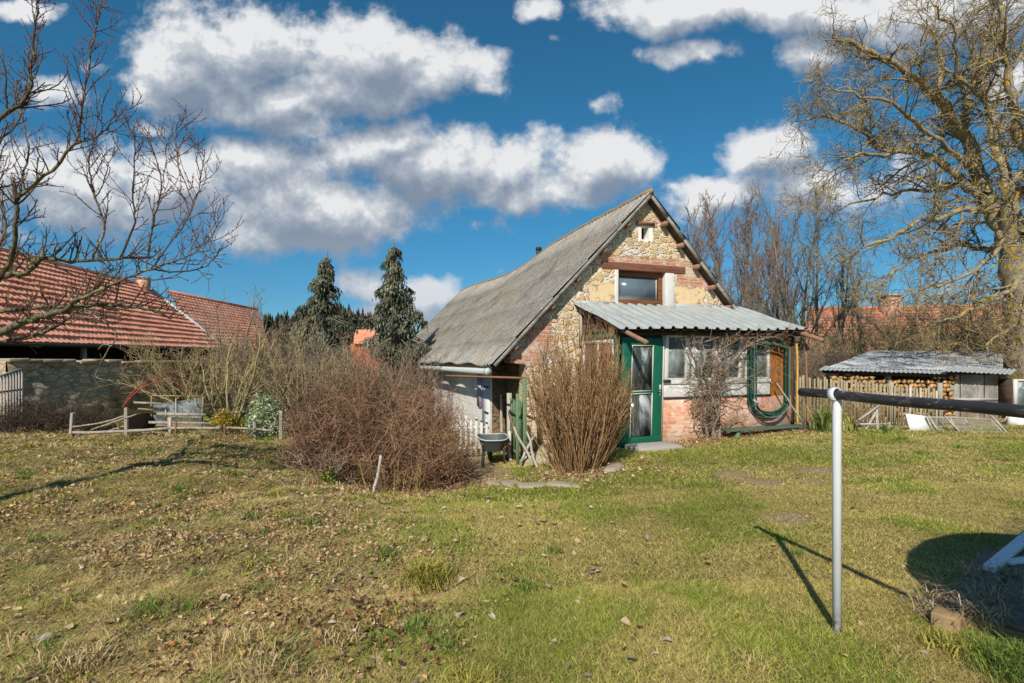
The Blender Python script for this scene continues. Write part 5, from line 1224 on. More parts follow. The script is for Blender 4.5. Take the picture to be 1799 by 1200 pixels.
M_FRUIT = bark('fruit_tree_bark', ((.06, .052, .036), (.23, .21, .14)), ((.095, .07, .055), (.17, .125, .09)), (.32, .29, .11), .52, .66, (.17, .085, .07))
M_BUSH = bark('brown_bush_twigs', ((.22, .13, .08), (.34, .21, .13)), ((.29, .155, .09), (.48, .29, .185)))
M_UPRIGHT = bark('tan_shrub_twigs', ((.20, .12, .065), (.33, .21, .115)), ((.30, .165, .08), (.50, .31, .155)))
M_VINE = bark('vine_wood', ((.22, .17, .12), (.36, .29, .22)), ((.32, .23, .16), (.46, .34, .25)))
M_HEDGE = bark('grey_brown_twigs', ((.19, .155, .11), (.30, .25, .18)), ((.28, .21, .15), (.40, .31, .225)))
M_SHADETWIG = bark('shade_dark_cut_twigs', ((.05, .04, .032), (.09, .07, .055)), ((.06, .045, .035), (.13, .095, .07)))  # twig colour darkened to stand for the shadow on the heaps
M_YGREEN = bark('green_brown_twigs', ((.26, .235, .11), (.40, .35, .18)), ((.33, .255, .125), (.46, .36, .19)))
M_RED = bark('red_cane', ((.30, .05, .035), (.42, .09, .06)), ((.30, .05, .035), (.42, .09, .06)))
M_PALE = bark('pale_dead_wood', ((.52, .46, .34), (.66, .60, .48)), ((.50, .44, .32), (.62, .55, .42)))

def tree(name, label, cat, base, polys_trunk, polys_crown, mt, group=None, sides=None):
    t = thing(name, label, cat, base, 0, group)
    if polys_trunk: build_tubes('trunk', [(p, r_) for p, r_, *_ in polys_trunk], mt, t, sides)
    if polys_crown: build_tubes('crown', [(p, r_) for p, r_, *_ in polys_crown], mt, t, sides)
    return t

# ---- the walnut at the right
def walnut():
    r = random.Random(21); Y = 17.3; limbs = []
    def limb(pxs, r0, r1): limbs.append(path3(pxs, Y, (r0, r1), .05, r))
    limb([(1806, 790), (1806, 720), (1803, 650), (1797, 560), (1790, 490), (1786, 445)], .60, .43)
    limb([(1786, 455), (1760, 405), (1735, 360, .2), (1715, 300, .4), (1690, 230, .3), (1645, 178, 0), (1606, 136, -.3), (1560, 107, -.6), (1500, 78, -.8), (1462, 66, -1)], .34, .035)
    limb([(1786, 450), (1766, 370, -.3), (1790, 338, -.6), (1830, 300, -.9), (1880, 230, -1)], .28, .05)
    limb([(1800, 470), (1835, 380, -.8), (1812, 290, -1.2), (1795, 235, -1.3), (1778, 170, -1.4), (1767, 100, -1.5), (1758, 45, -1.6), (1748, -40, -1.6)], .25, .05)
    limb([(1728, 345), (1690, 322, .6), (1642, 278, .9), (1592, 266, .9), (1553, 262, 1.1), (1521, 238, 1.2), (1512, 188, 1.2), (1516, 150, 1.2)], .17, .03)
    limb([(1556, 262, 1.1), (1518, 238, 1.0), (1466, 206, .8), (1412, 210, .6), (1392, 216, .5)], .09, .014)
    limb([(1600, 268, .8), (1540, 270, .2), (1495, 275, -.2), (1452, 318, -.4), (1424, 372, -.5)], .085, .012)
    limb([(1690, 230, .3), (1702, 150, .8), (1728, 90, 1.2), (1742, 20, 1.4), (1748, -60, 1.6)], .15, .03)
    limb([(1645, 178), (1654, 110, .6), (1640, 50, .9), (1652, -20, 1.2)], .11, .025)
    limb([(1760, 235, -1.0), (1722, 172, -.8), (1684, 130, -1.2), (1672, 60, -1.6), (1640, 10, -2)], .09, .02)
    limb([(1712, 300, .4), (1668, 262, -.6), (1612, 215, -1.2), (1560, 180, -1.6), (1500, 162, -2), (1455, 150, -2.2)], .10, .016)
    limb([(1790, 490), (1768, 512, -.6), (1712, 545, -1.2), (1662, 562, -1.4), (1616, 575, -1.6)], .11, .016)
    limb([(1792, 500), (1750, 515, .4), (1706, 546, .3), (1700, 580, .2), (1712, 612, .2)], .085, .014)
    limb([(1797, 560), (1765, 580, -1.0), (1742, 598, -1.3), (1724, 636, -1.5)], .07, .014)
    limb([(1785, 440), (1740, 440, 1.2), (1680, 430, 1.8), (1610, 455, 2.0), (1540, 505, 2.2), (1492, 548, 2.4)], .14, .014)
    limb([(1740, 365, .2), (1690, 372, -1.0), (1630, 385, -1.8), (1560, 420, -2.2), (1500, 440, -2.4), (1462, 482, -2.4)], .12, .014)
    limb([(1720, 310, .4), (1660, 330, 1.4), (1600, 335, 2.0), (1540, 345, 2.3), (1478, 365, 2.4), (1430, 420, 2.4)], .10, .014)
    limb([(1760, 405), (1740, 450, -1.8), (1680, 490, -2.4), (1620, 510, -2.6), (1560, 530, -2.6)], .09, .014)
    limb([(1800, 420), (1860, 360, 1), (1920, 260, 2), (1960, 150, 2)], .22, .04)
    limb([(1795, 235, -1.3), (1850, 170, -2.5), (1900, 60, -3)], .12, .03)
    limb([(1800, 430), (1770, 330, 2.0), (1740, 230, 3.0), (1720, 140, 3.4), (1690, 40, 3.4)], .2, .03)
    cfg = [None,
      dict(n=7, wig=.16, trop=.02, kids=2.4, start=.12, ang=(35, 78), len=(.9, 2.9), fall=.45, rr=.5, minr=.012, maxr=.05, up=.12, tip=.3),
      dict(n=5, wig=.22, trop=-.03, kids=(8, 12), start=.12, ang=(30, 75), len=(.42, 1.25), fall=.45, rr=.6, minr=.0085, maxr=.02, tip=.5),
      dict(n=4, wig=.28, trop=-.01, kids=(4, 6), start=.15, ang=(30, 75), len=(.16, .5), fall=.3, rr=.7, minr=.0072, maxr=.011, tip=.7)]
    crown = []
    for i, (p, q) in enumerate(limbs[1:]):
        L = sum((b - a).length for a, b in zip(p[:-1], p[1:])); spawn(crown, r, p, q, 0, cfg, L)
    b = Vector((limbs[0][0][0].x, Y, gz1(limbs[0][0][0].x, Y)))
    t = tree('walnut_tree', 'huge bare walnut tree with yellow lichen on its limbs behind the wood shed', 'tree', b, limbs, crown, M_WALNUT)
    return t
walnut()

# ---- the fruit tree at the left
def fruit():
    r = random.Random(5); Y = 5.0; limbs = []
    def limb(pxs, r0, r1): limbs.append(path3(pxs, Y, (r0 * .74, r1 * .8), .008, r))
    limb([(-105, 965), (-100, 850), (-88, 740), (-72, 640), (-60, 580)], .13, .10)
    limb([(-66, 600), (0, 586), (34, 568, -.1), (70, 558, -.15), (108, 547, -.15), (152, 537, -.1), (183, 535, 0), (232, 538, .1), (275, 546, .2), (300, 560, .3)], .062, .012)
    limb([(108, 547, -.15), (140, 528, -.2), (168, 513, -.2), (226, 488, -.2), (268, 472, -.2), (302, 460, -.2), (345, 443, -.2), (372, 440, -.2)], .028, .006)
    limb([(-66, 590), (-20, 555, .2), (50, 541, .2), (100, 538, .25), (160, 548, .3), (210, 560, .3)], .042, .012)
    limb([(-60, 580), (-20, 508, .3), (0, 486, .3), (46, 480, .3), (72, 455, .3), (100, 457, .3), (150, 458, .3), (217, 453, .3), (268, 452, .35)], .05, .016)
    limb([(-10, 500, .3), (22, 449, .1), (30, 380, 0), (34, 346, 0), (76, 309, -.1), (130, 255, -.15), (143, 206, -.2), (154, 130, -.2), (168, 54, -.2), (175, 12, -.2)], .036, .006)
    limb([(132, 253, -.15), (160, 243, -.2), (185, 227, -.2), (218, 193, -.2)], .014, .005)
    limb([(33, 350), (40, 314, .1), (49, 258, .15), (34, 190, .2), (28, 140, .2)], .018, .005)
    limb([(-60, 570), (-50, 420, -.3), (-22, 290, -.4), (0, 210, -.4), (49, 173, -.4), (55, 119, -.4), (65, 36, -.4), (68, -10, -.4)], .045, .006)
    limb([(162, 458, .3), (184, 401, .3), (168, 346, .25), (157, 303, .2), (162, 252, .2), (176, 200, .2)], .020, .005)
    limb([(168, 346, .25), (188, 300, .35), (176, 258, .4)], .010, .004)
    limb([(211, 453, .3), (238, 392, .3), (233, 346, .3), (236, 280, .3), (234, 226, .3)], .017, .0045)
    limb([(260, 452, .35), (271, 380, .3), (283, 325, .3), (266, 240, .3)], .017, .0045)
    limb([(262, 476, -.2), (318, 402, -.1), (346, 336, 0), (360, 262, 0)], .013, .0045)
    limb([(341, 356, 0), (315, 294, .05), (309, 214, .05)], .009, .004)
    limb([(266, 472, -.2), (335, 477, -.1), (370, 460, 0), (386, 436, 0)], .014, .004)
    limb([(283, 325, .3), (292, 280, .3), (289, 240, .3)], .008, .004)
    limb([(335, 440, -.2), (370, 420, -.2), (394, 372, -.2)], .007, .0035)
    limb([(-60, 560), (-90, 430, .5), (-60, 330, .8), (-30, 240, .9), (-10, 120, .9)], .05, .007)
    limb([(-66, 610), (0, 600, .4), (60, 590, .5), (120, 560, .6), (170, 500, .6), (200, 470, .6)], .035, .008)
    limb([(-20, 500, .3), (0, 440, .6), (10, 380, .7), (-8, 320, .7), (10, 250, .7)], .03, .006)
    cfg = [None,
      dict(n=5, wig=.13, trop=.10, kids=13, start=.18, ang=(35, 80), len=(.12, .58), fall=.35, rr=.55, minr=.0042, maxr=.010, up=.35, tip=.5),
      dict(n=3, wig=.16, trop=.08, kids=(2, 5), start=.15, ang=(30, 70), len=(.07, .24), fall=.35, rr=.7, minr=.0030, maxr=.006, up=.25, tip=.65)]
    crown = []
    for i, (p, q) in enumerate(limbs[1:]):
        L = sum((b - a).length for a, b in zip(p[:-1], p[1:])); spawn(crown, r, p, q, 0, cfg, L)
    t = tree('fruit_tree', 'bare fruit tree with knobbly budding branches reaching in over the barn', 'tree', Vector((limbs[0][0][0].x, Y, gz1(limbs[0][0][0].x, Y))), limbs, crown, M_FRUIT)
    buds = []
    for p, rd, *l in crown + limbs[5:]:
        if max(rd) > .02: continue
        L = (p[-1] - p[0]).length
        for k in range(int(L / .030)):
            f = r.random(); x = f * (len(p) - 1); a = min(int(x), len(p) - 2); q = p[a].lerp(p[a + 1], x - a); d = ((p[a + 1] - p[a]).normalized() * .8 + rvec(r) * .55).normalized()
            buds.append(([q, q + d * .007, q + d * .014], [.0028, .0045, .001]))
    o = build_tubes('buds', buds, material('reddish_bud', lambda n, co: n.mix(n.noise(co, 30, 2, .5), (.20, .075, .06), (.36, .16, .12)), .7, .2), t, lambda r_: 4); o['kind'] = 'stuff'
    # pale dead shoot hanging from it
    w = [path3([(178, 560), (205, 590), (192, 612), (176, 640), (168, 662), (190, 668), (215, 668)], Y + .1, (.009, .004), .004, r), path3([(196, 608), (182, 605, .05), (172, 615, .1)], Y + .1, (.005, .003)), path3([(120, 520), (152, 545), (178, 562)], Y + .1, (.007, .009), .004, r)]
    build_tubes('dead_shoot', w, M_PALE, t)
fruit()

# ---- shrubs
def shrub(name, label, cat, cx, cy, mt, stems, spread, height, cfg, seed, rad=.014, basew=.3, group=None, lean=(0, 0), zoff=0, elong=(1, 1), dome=None):
    r = random.Random(seed); out = []
    for i in range(stems):
        a = r.uniform(0, 2 * math.pi); u = math.sqrt(r.random())
        bx, by = cx + basew * u * math.cos(a) * elong[0], cy + basew * u * math.sin(a) * elong[1]
        tilt = spread * (u * .8 + .25 * r.random())
        d = Vector((math.cos(a) * math.sin(tilt) * elong[0] + lean[0], math.sin(a) * math.sin(tilt) * elong[1] + lean[1], math.cos(tilt))).normalized()
        grow(out, r, Vector((bx, by, gz1(bx, by) - .03 + zoff)), d, height * r.uniform(.65, 1.08), rad * r.uniform(.6, 1.1), 0, cfg)
    if dome:
        zb = gz1(cx, cy); ins = lambda p: ((p.x - cx) / dome[0]) ** 2 + ((p.y - cy) / dome[1]) ** 2 + (max(0, p.z - zb) / dome[2]) ** 3.0 < 1 + .25 * (vnoise(p.x * 3 + seed, p.z * 3) - .5)
        out = [o for o in out if o[2] == 0 or ins(o[0][len(o[0]) // 2])]
        o2 = []
        for p, q, l in out:
            if l == 0:
                k = next((i for i, v in enumerate(p) if not ins(v)), len(p)); p, q = p[:max(3, k)], q[:max(3, k)]
            o2.append((p, q, l))
        out = o2
    t = thing(name, label, cat, (cx, cy, gz1(cx, cy)), 0, group)
    build_tubes('branches', [(p, q) for p, q, l in out], mt, t, lambda r_: 6 if r_ > .02 else 4 if r_ > .01 else 3)
    return t, out
# wide brown bush
big = [dict(n=7, wig=.16, trop=-.03, tip=.35),
       dict(n=5, wig=.24, trop=-.02, kids=(6, 9), start=.15, ang=(30, 80), len=(.45, .95), fall=.35, rr=.6, minr=.0050, maxr=.010, tip=.5),
       dict(n=4, wig=.32, trop=.0, kids=(5, 7), start=.1, ang=(30, 85), len=(.18, .48), fall=.3, rr=.7, minr=.0042, maxr=.006, tip=.6)]
t, o_ = shrub('wide_bush', 'wide dense brown leafless bush left of the cottage door path', 'bush', -2.12, 8.15, M_BUSH, 290, 1.28, 2.25, big, 3, .012, .95, elong=(1.12, .75), dome=(1.55, 1.15, 2.12))
def upr(n=7): return [dict(n=8, wig=.075, trop=.025, tip=.3),
       dict(n=5, wig=.10, trop=.10, kids=(4, 9), start=.25, ang=(12, 46), len=(.35, .85), fall=.5, rr=.6, minr=.0042, maxr=.008, up=.35, tip=.5),
       dict(n=3, wig=.12, trop=.05, kids=(3, 5), start=.2, ang=(18, 40), len=(.10, .28), fall=.3, rr=.75, minr=.0034, maxr=.005, up=.2, tip=.6)]
shrub('upright_shrub', 'tall tan shrub of dense upright bare stems before the green door', 'bush', 1.03, 7.95, M_UPRIGHT, 210, .52, 2.5, upr(), 9, .0115, .36, dome=(.90, .88, 2.5))
# yellow stems and dead herbs at the bush's foot
shrub('dead_stalks', 'thin yellow stalks standing at the foot of the wide bush', 'stalks', -1.62, 7.25, bark('yellow_stalk', ((.42, .30, .10), (.5, .36, .14)), ((.42, .30, .09), (.55, .40, .16))), 34, .35, .55, [dict(n=4, wig=.06, trop=.02, tip=.5), dict(n=3, wig=.1, trop=0, kids=(1, 3), start=.4, ang=(20, 45), len=(.08, .2), rr=.7, minr=.003, tip=.6)], 12, .0055, .42)
shrub('dead_stalks', 'dry grey weed stalks on the bank at the left end of the wide bush', 'stalks', -2.75, 7.55, M_PALE, 60, .7, .5, [dict(n=4, wig=.1, trop=-.02, tip=.5), dict(n=3, wig=.15, trop=0, kids=(2, 4), start=.3, ang=(20, 55), len=(.08, .22), rr=.7, minr=.003, tip=.6)], 13, .005, .5)
# climbing vine on the porch
def vine():
    r = random.Random(8); out = []
    tr = [[(1.35, .0), (1.30, .35), (1.36, .8), (1.22, 1.25), (1.30, 1.7), (1.22, 2.05)], [(1.55, .0), (1.52, .4), (1.42, .75), (1.50, 1.1), (1.62, 1.5), (1.78, 1.85), (2.1, 2.02), (2.5, 2.06)], [(1.62, .0), (1.70, .3), (1.58, .6), (1.45, .95), (1.22, 1.3), (1.0, 1.7), (.85, 2.0)], [(1.45, .05), (1.42, .5), (1.5, .95), (1.75, 1.3), (2.05, 1.6), (2.35, 1.9), (2.75, 2.05), (3.2, 2.1)], [(1.5, .0), (1.62, .5), (1.66, 1.0), (1.60, 1.5), (1.72, 2.0)], [(1.4, .6), (1.2, .9), (1.0, 1.05), (.85, 1.3)], [(1.25, 1.95), (1.7, 2.08), (2.3, 2.1), (2.9, 2.14), (3.35, 2.05)], [(1.5, .9), (1.9, 1.15), (2.3, 1.2), (2.75, 1.35), (3.0, 1.5)], [(1.3, .1), (1.05, .4), (1.1, .8)], [(1.6, .1), (1.95, .35), (2.25, .5), (2.4, .35)]]
    limbs = []
    for i, l in enumerate(tr):
        pts = []; r0 = .034 if i < 5 else .016
        for (a0, z0), (a1, z1) in zip(l[:-1], l[1:]):
            for k in range(3):
                f = k / 3; pts.append(H(a0 + (a1 - a0) * f + r.gauss(0, .018), -1.66 - .06 * r.random() - (.06 if z0 > 1.7 else 0), z0 + (z1 - z0) * f))
        pts.append(H(l[-1][0], -1.75, l[-1][1])); n = len(pts) - 1
        limbs.append((pts, [r0 * (1 - .75 * j / n) for j in range(n + 1)]))
    cfg = [None, dict(n=6, wig=.20, trop=-.015, kids=15, start=.12, ang=(35, 85), len=(.22, .8), fall=.3, rr=.5, minr=.005, maxr=.010, up=.05, tip=.5),
           dict(n=4, wig=.28, trop=-.03, kids=(2, 4), start=.15, ang=(30, 80), len=(.12, .4), fall=.3, rr=.7, minr=.0040, maxr=.006, tip=.6)]
    for p, q in limbs:
        L = sum((b - a).length for a, b in zip(p[:-1], p[1:])); spawn(out, r, p, q, 0, cfg, L)
    # keep the twigs in a thin layer in front of the wall and below the eave
    Mi = WM[house].inverted(); res = []
    for p, q, l in out:
        pp = []
        for v in p:
            w = Mi @ v; w.y = min(-1.60, max(-2.05, w.y)); w.z = min(w.z, 2.13) if w.y > -1.85 else w.z; pp.append(WM[house] @ w)
        res.append((pp, q))
    b = H(1.5, -1.7, 0); b.z = gz1(b.x, b.y)
    t = thing('climbing_vine', 'tangled bare vine climbing the porch between its windows', 'vine', b)
    build_tubes('trunk', limbs, M_VINE, t); build_tubes('crown', res, M_VINE, t)
vine()
# shrubs on the left bed
fan = lambda k1, k2, l1, l2, mr=.005: [dict(n=7, wig=.10, trop=.03, tip=.3),
       dict(n=5, wig=.16, trop=.04, kids=k1, start=.25, ang=(20, 55), len=l1, fall=.4, rr=.6, minr=mr, maxr=.012, up=.15, tip=.5),
       dict(n=3, wig=.22, trop=.03, kids=k2, start=.15, ang=(25, 65), len=l2, fall=.3, rr=.75, minr=mr * .8, maxr=.006, up=.1, tip=.6)]
q = P(402, 730, 10.6); shrub('bare_shrub', 'many stemmed bare shrub rising behind the cold frame', 'shrub', q.x, q.y, M_YGREEN, 15, .85, 2.0, fan((5, 8), (4, 6), (.35, .9), (.15, .4)), 31, .032, .16, None, (-.1, 0))
q = P(425, 700, 13.0); shrub('bare_shrub', 'bare shrub with dark upright shoots topping the wall behind', 'shrub', q.x, q.y, M_HEDGE, 22, .42, 3.1, fan((5, 7), (3, 5), (.4, .9), (.15, .35), .006), 32, .024, .3)
q = P(548, 740, 10.4); shrub('bare_shrub', 'greenish twiggy shrub between variegated bush and wide brown bush', 'shrub', q.x, q.y, M_YGREEN, 24, .6, 2.0, fan((6, 8), (4, 6), (.4, .8), (.15, .4)), 33, .020, .45)
q = P(505, 720, 13.5); shrub('bare_shrub', 'dull brown thicket below the left dark spruce', 'shrub', q.x, q.y, M_HEDGE, 36, .6, 2.3, fan((6, 8), (5, 6), (.5, 1.1), (.2, .5), .007), 34, .022, 1.0)
q = P(590, 720, 14.5); shrub('bare_shrub', 'brown thicket in the gap below the two dark spruces', 'shrub', q.x, q.y, M_HEDGE, 40, .5, 2.1, fan((6, 8), (5, 6), (.4, 1.0), (.2, .5), .007), 35, .02, 1.0)
q = P(670, 720, 15); shrub('bare_shrub', 'brown thicket below the right dark spruce', 'shrub', q.x, q.y, M_HEDGE, 45, .6, 2.3, fan((6, 9), (5, 6), (.4, 1.0), (.2, .5), .007), 36, .02, .9)
q = P(330, 700, 12.6); shrub('bare_shrub', 'olive bramble tangle hanging over the dark part of the wall', 'shrub', q.x, q.y, M_YGREEN, 40, 1.1, 1.5, fan((5, 8), (3, 5), (.4, .9), (.15, .4), .005), 37, .014, .7, None, (0, 0), .55)
q = P(10, 775, 9.6); shrub('brush_pile', 'heap of cut twigs, coloured dark for shadow, at the foot of the bar gate', 'brush pile', q.x + .2, q.y - .1, M_SHADETWIG, 70, 1.35, .6, fan((3, 6), (2, 4), (.2, .5), (.1, .3), .005), 38, .010, .7, None, (0, 0), .0, (1.5, .6))
q = P(90, 772, 9.5); shrub('brush_pile', 'second lower heap of shade-darkened twigs left of the first pale fence post', 'brush pile', q.x, q.y, M_SHADETWIG, 60, 1.35, .45, fan((3, 6), (2, 4), (.2, .4), (.1, .3), .005), 39, .009, .6, None, (0, 0), .0, (1.4, .6))
r = random.Random(4)
for i, (pts, lb) in enumerate((([(216, 716), (232, 690), (258, 668), (292, 655), (322, 655)], 'red bramble cane arching highest left of the cold frame'), ([(218, 712), (240, 688), (275, 672), (308, 672), (335, 690)], 'red bramble cane arching below the higher one'))):
    p, q = path3(pts, 9.7, (.016, .007), .006, r); t = thing('bramble_cane', lb, 'cane', p[0]); build_tubes('stem', [(p, q)], M_RED, t)

# leafy bushes: many small faces
def leafy(name, label, cat, cx, cy, z0, size, n, ln, pal, mt, seed, mesh='leaves', parts=None, shell=.4, group=None):
    g = np.random.default_rng(seed); u = g.normal(size=(n, 3)); u /= np.linalg.norm(u, axis=1, keepdims=True)
    rr = (shell + (1 - shell) * g.random(n)) ** .6
    lump = 1 + .38 * (fbm(u[:, 0] * 2.3 + seed + u[:, 2], u[:, 1] * 2.3 + u[:, 2] * 1.7, 3) - .5) * 2
    p = u * (rr * lump)[:, None] * np.array(size)[None]; p[:, 2] = np.abs(p[:, 2]) * .9 if z0 is None else p[:, 2]
    base = gz1(cx, cy); x, y, z = p[:, 0] + cx, p[:, 1] + cy, p[:, 2] + (base if z0 is None else z0)
    z = np.maximum(z, base + .02)
    c = np.array(pal)[g.choice(len(pal), n)] * (.6 + .75 * g.random(n))[:, None]
    V, L, S, C = leaf_mesh(x, y, z, ln * (.6 + .7 * g.random(n)), ln * (.35 + .25 * g.random(n)), 1.3, c)
    t = thing(name, label, cat, (cx, cy, base), 0, group); V = to_local(V, t)
    link_mesh(mesh, np_mesh(mesh, V, L, S, False, {'Col': ('FLOAT_COLOR', C)}), mt, t); return t
M_BLEAF = attr_mat('bush_leaf', .6, .2, .3)
q = P(470, 752, 9.7); t = leafy('variegated_bush', 'pale green variegated evergreen bush at the right end of the low fence', 'bush', q.x, q.y, None, (.42, .38, .86), 5200, .055, [(.52, .58, .38), (.68, .70, .50), (.26, .34, .13), (.42, .50, .26)], M_BLEAF, 5)
q = P(397, 752, 9.45); leafy('yellow_bush', 'small bush with yellow green leaves before the cold frame', 'bush', q.x, q.y, None, (.30, .26, .48), 1100, .05, [(.55, .40, .04), (.36, .32, .05), (.20, .20, .04), (.48, .30, .03)], M_BLEAF, 6, shell=.1)
q = P(578, 838, 7.0); leafy('ground_shrub', 'low dark green clump on the slope left of the white stake', 'plant', q.x, q.y, None, (.17, .15, .16), 420, .045, [(.05, .085, .03), (.08, .12, .04), (.30, .28, .03)], M_BLEAF, 7, shell=.1)
# strap-leaved plant beside the porch
def straps(name, label, cx, cy, k, h, pal, seed):
    g = np.random.default_rng(seed); parts = []
    V, L, S, C = [], [], [], []; kv = kl = 0; base = gz1(cx, cy); ns = 6
    for i in range(k):
        a = g.random() * 6.28; hh = h * (.6 + .5 * g.random()); b = np.array([cx + g.normal(0, .10), cy + g.normal(0, .08), base]); out = .25 + .55 * g.random(); c = np.array(pal[g.integers(len(pal))]) * (.7 + .6 * g.random())
        sd = np.array([-math.sin(a), math.cos(a), 0]); w = .016 + .008 * g.random()
        for j in range(ns + 1):
            f = j / ns; q = b + np.array([math.cos(a) * out * hh * f ** 1.6, math.sin(a) * out * hh * f ** 1.6, hh * (f - .45 * out * f ** 3)]); ww = w * (1 - f) ** .6 + .001
            V += [q - sd * ww, q + sd * ww]; C += [(*(c * (.6 + .5 * f)), 1)] * 2
        for j in range(ns): L += [kv + 2 * j, kv + 2 * j + 1, kv + 2 * j + 3, kv + 2 * j + 2]; S.append(kl); kl += 4
        kv += 2 * (ns + 1)
    t = thing(name, label, 'plant', (cx, cy, base)); V = to_local(np.array(V), t)
    link_mesh('leaves', np_mesh('leaves', V, np.array(L), np.array(S), True, {'Col': ('FLOAT_COLOR', np.array(C))}), M_BLEAF, t)
q = P(1447, 782, 10.4); straps('strap_leaved_plant', 'clump of long bright green strap leaves beside the steel post', q.x, q.y, 70, .62, [(.14, .22, .04), (.22, .29, .06), (.09, .15, .03), (.34, .36, .10)], 1)
q = P(1488, 780, 10.7); straps('strap_leaved_plant', 'smaller yellowing clump of strap leaves between post and trestle', q.x, q.y, 26, .40, [(.34, .34, .06), (.20, .25, .05), (.45, .40, .10)], 2)
q = P(1560, 790, 10.6); straps('strap_leaved_plant', 'low green clump in the grass under the trestle', q.x, q.y, 22, .22, [(.12, .2, .04), (.3, .3, .08)], 3)
q = P(1460, 770, 11.6); shrub('dead_stalks', 'brown weed stalks before the picket fence beside the porch', 'stalks', q.x, q.y, M_YGREEN, 70, .5, .85, fan((3, 5), (2, 3), (.2, .5), (.1, .25), .004), 41, .006, .6, None, (0, 0), 0, (1.5, .5))

# ---- spruces with hanging twigs and cones
def spruce(label, cx, cy, h, w, seed, lean=.0):
    r = random.Random(seed); g = np.random.default_rng(seed); base = gz1(cx, cy)
    t = thing('spruce_tree', label, 'tree', (cx, cy, base))
    tp = [Vector((cx + lean * f * f + .05 * math.sin(f * 9), cy, base + h * f)) for f in np.linspace(0, 1, 9)]
    build_tubes('trunk', [(tp, [.16 * (1 - .9 * f) for f in np.linspace(0, 1, 9)])], M_HEDGE, t)
    X, Y, Z, Ln, Cc, cones = [], [], [], [], [], []; br = []
    nl = int(h / .24)
    for i in range(nl):
        f = .06 + .93 * i / nl; z = base + h * f + r.uniform(-.06, .06); rad = w * (1 - f) ** .92 * (.55 + .65 * r.random()) + .13
        for k in range(r.randint(5, 7) if f < .9 else 3):
            a = r.uniform(0, 6.28); rr = rad * r.uniform(.42, 1.25); c0 = Vector((cx + lean * f * f, cy, z)); tipv = c0 + Vector((math.cos(a) * rr, math.sin(a) * rr, -.28 * rr + r.uniform(-.05, .1)))
            br.append(([c0, c0.lerp(tipv, .5) + Vector((0, 0, .06)), tipv], [.03, .02, .008]))
            m = int(85 * rr / .8) + 22; s = g.random(m) ** .42; side = g.normal(0, .09 * rr + .045, m)
            px = c0.x + math.cos(a) * rr * s - math.sin(a) * side; py = c0.y + math.sin(a) * rr * s + math.cos(a) * side
            pz = z + (tipv.z - z) * s + .06 * np.sin(np.pi * s) - np.abs(side) * .5 - g.random(m) ** 2 * .30
            X.append(px); Y.append(py); Z.append(pz); tone = r.uniform(.5, 1.5)
            pal = np.array([(.085, .10, .065), (.13, .145, .10), (.05, .062, .04), (.18, .19, .13)]); Cc.append(pal[g.choice(4, m)] * tone)
            if f > .35:
                for _ in range(r.randint(1, 4) if f < .75 else r.randint(3, 6)):
                    s1 = r.uniform(.45, 1.05); cones.append((c0.lerp(tipv, s1) + Vector((r.gauss(0, .07), r.gauss(0, .07), -.05)), r.uniform(.08, .13)))
    X, Y, Z, Cc = map(np.concatenate, (X, Y, Z, Cc)); n = len(X)
    a = g.random(n) * 6.28; L = .09 + .13 * g.random(n); wd = .011 + .014 * g.random(n)
    # each spray: a hanging two-faced wedge
    dx, dy = np.cos(a), np.sin(a); V = np.zeros((n, 5, 3)); o = np.stack([X, Y, Z], 1)
    V[:, 0] = o; V[:, 1] = o + np.stack([dx * L * .35 - dy * wd, dy * L * .35 + dx * wd, -L * .35], 1); V[:, 2] = o + np.stack([dx * L * .35 + dy * wd, dy * L * .35 - dx * wd, -L * .35], 1)
    V[:, 3] = o + np.stack([dx * L * .55, dy * L * .55, -L], 1); V[:, 4] = o + np.stack([dx * L * .6, dy * L * .6, -L * .3], 1)
    k = np.arange(n)[:, None] * 5; loops = (k + np.array([[0, 1, 4, 0, 4, 2, 1, 3, 4, 4, 3, 2]])).ravel(); st = np.arange(n * 4) * 3
    C = np.ones((n, 5, 4)); C[:, :, :3] = (Cc * (.6 + .8 * g.random(n))[:, None])[:, None]; C[:, 3, :3] *= 1.25
    build_tubes('branches', br, M_HEDGE, t)
    link_mesh('crown', np_mesh('crown', to_local(V.reshape(-1, 3), t), loops, st, False, {'Col': ('FLOAT_COLOR', C.reshape(-1, 4))}), M_NEEDLE, t)
    co = build_tubes('cones', [([p, p - Vector((0, 0, l * .5)), p - Vector((0, 0, l))], [.012, .026, .010]) for p, l in cones], M_CONE, t, lambda r_: 5); co['kind'] = 'stuff'
M_NEEDLE = attr_mat('spruce_needle', .7, .12, .15)
M_CONE = material('spruce_cone', lambda n, co: n.mix(n.noise(co, 8, 3, .6), (.20, .115, .055), (.34, .21, .11)), .85, .1)
q = P(556, 700, 21.5); spruce('dark spruce hung with brown cones, the left one beside the far barn', q.x, q.y, 6.5, 2.05, 3, .45)
q = P(703, 700, 19.0); spruce('slimmer dark spruce hung with brown cones right against the cottage roof', q.x, q.y, 6.5, 1.8, 4, -.28)

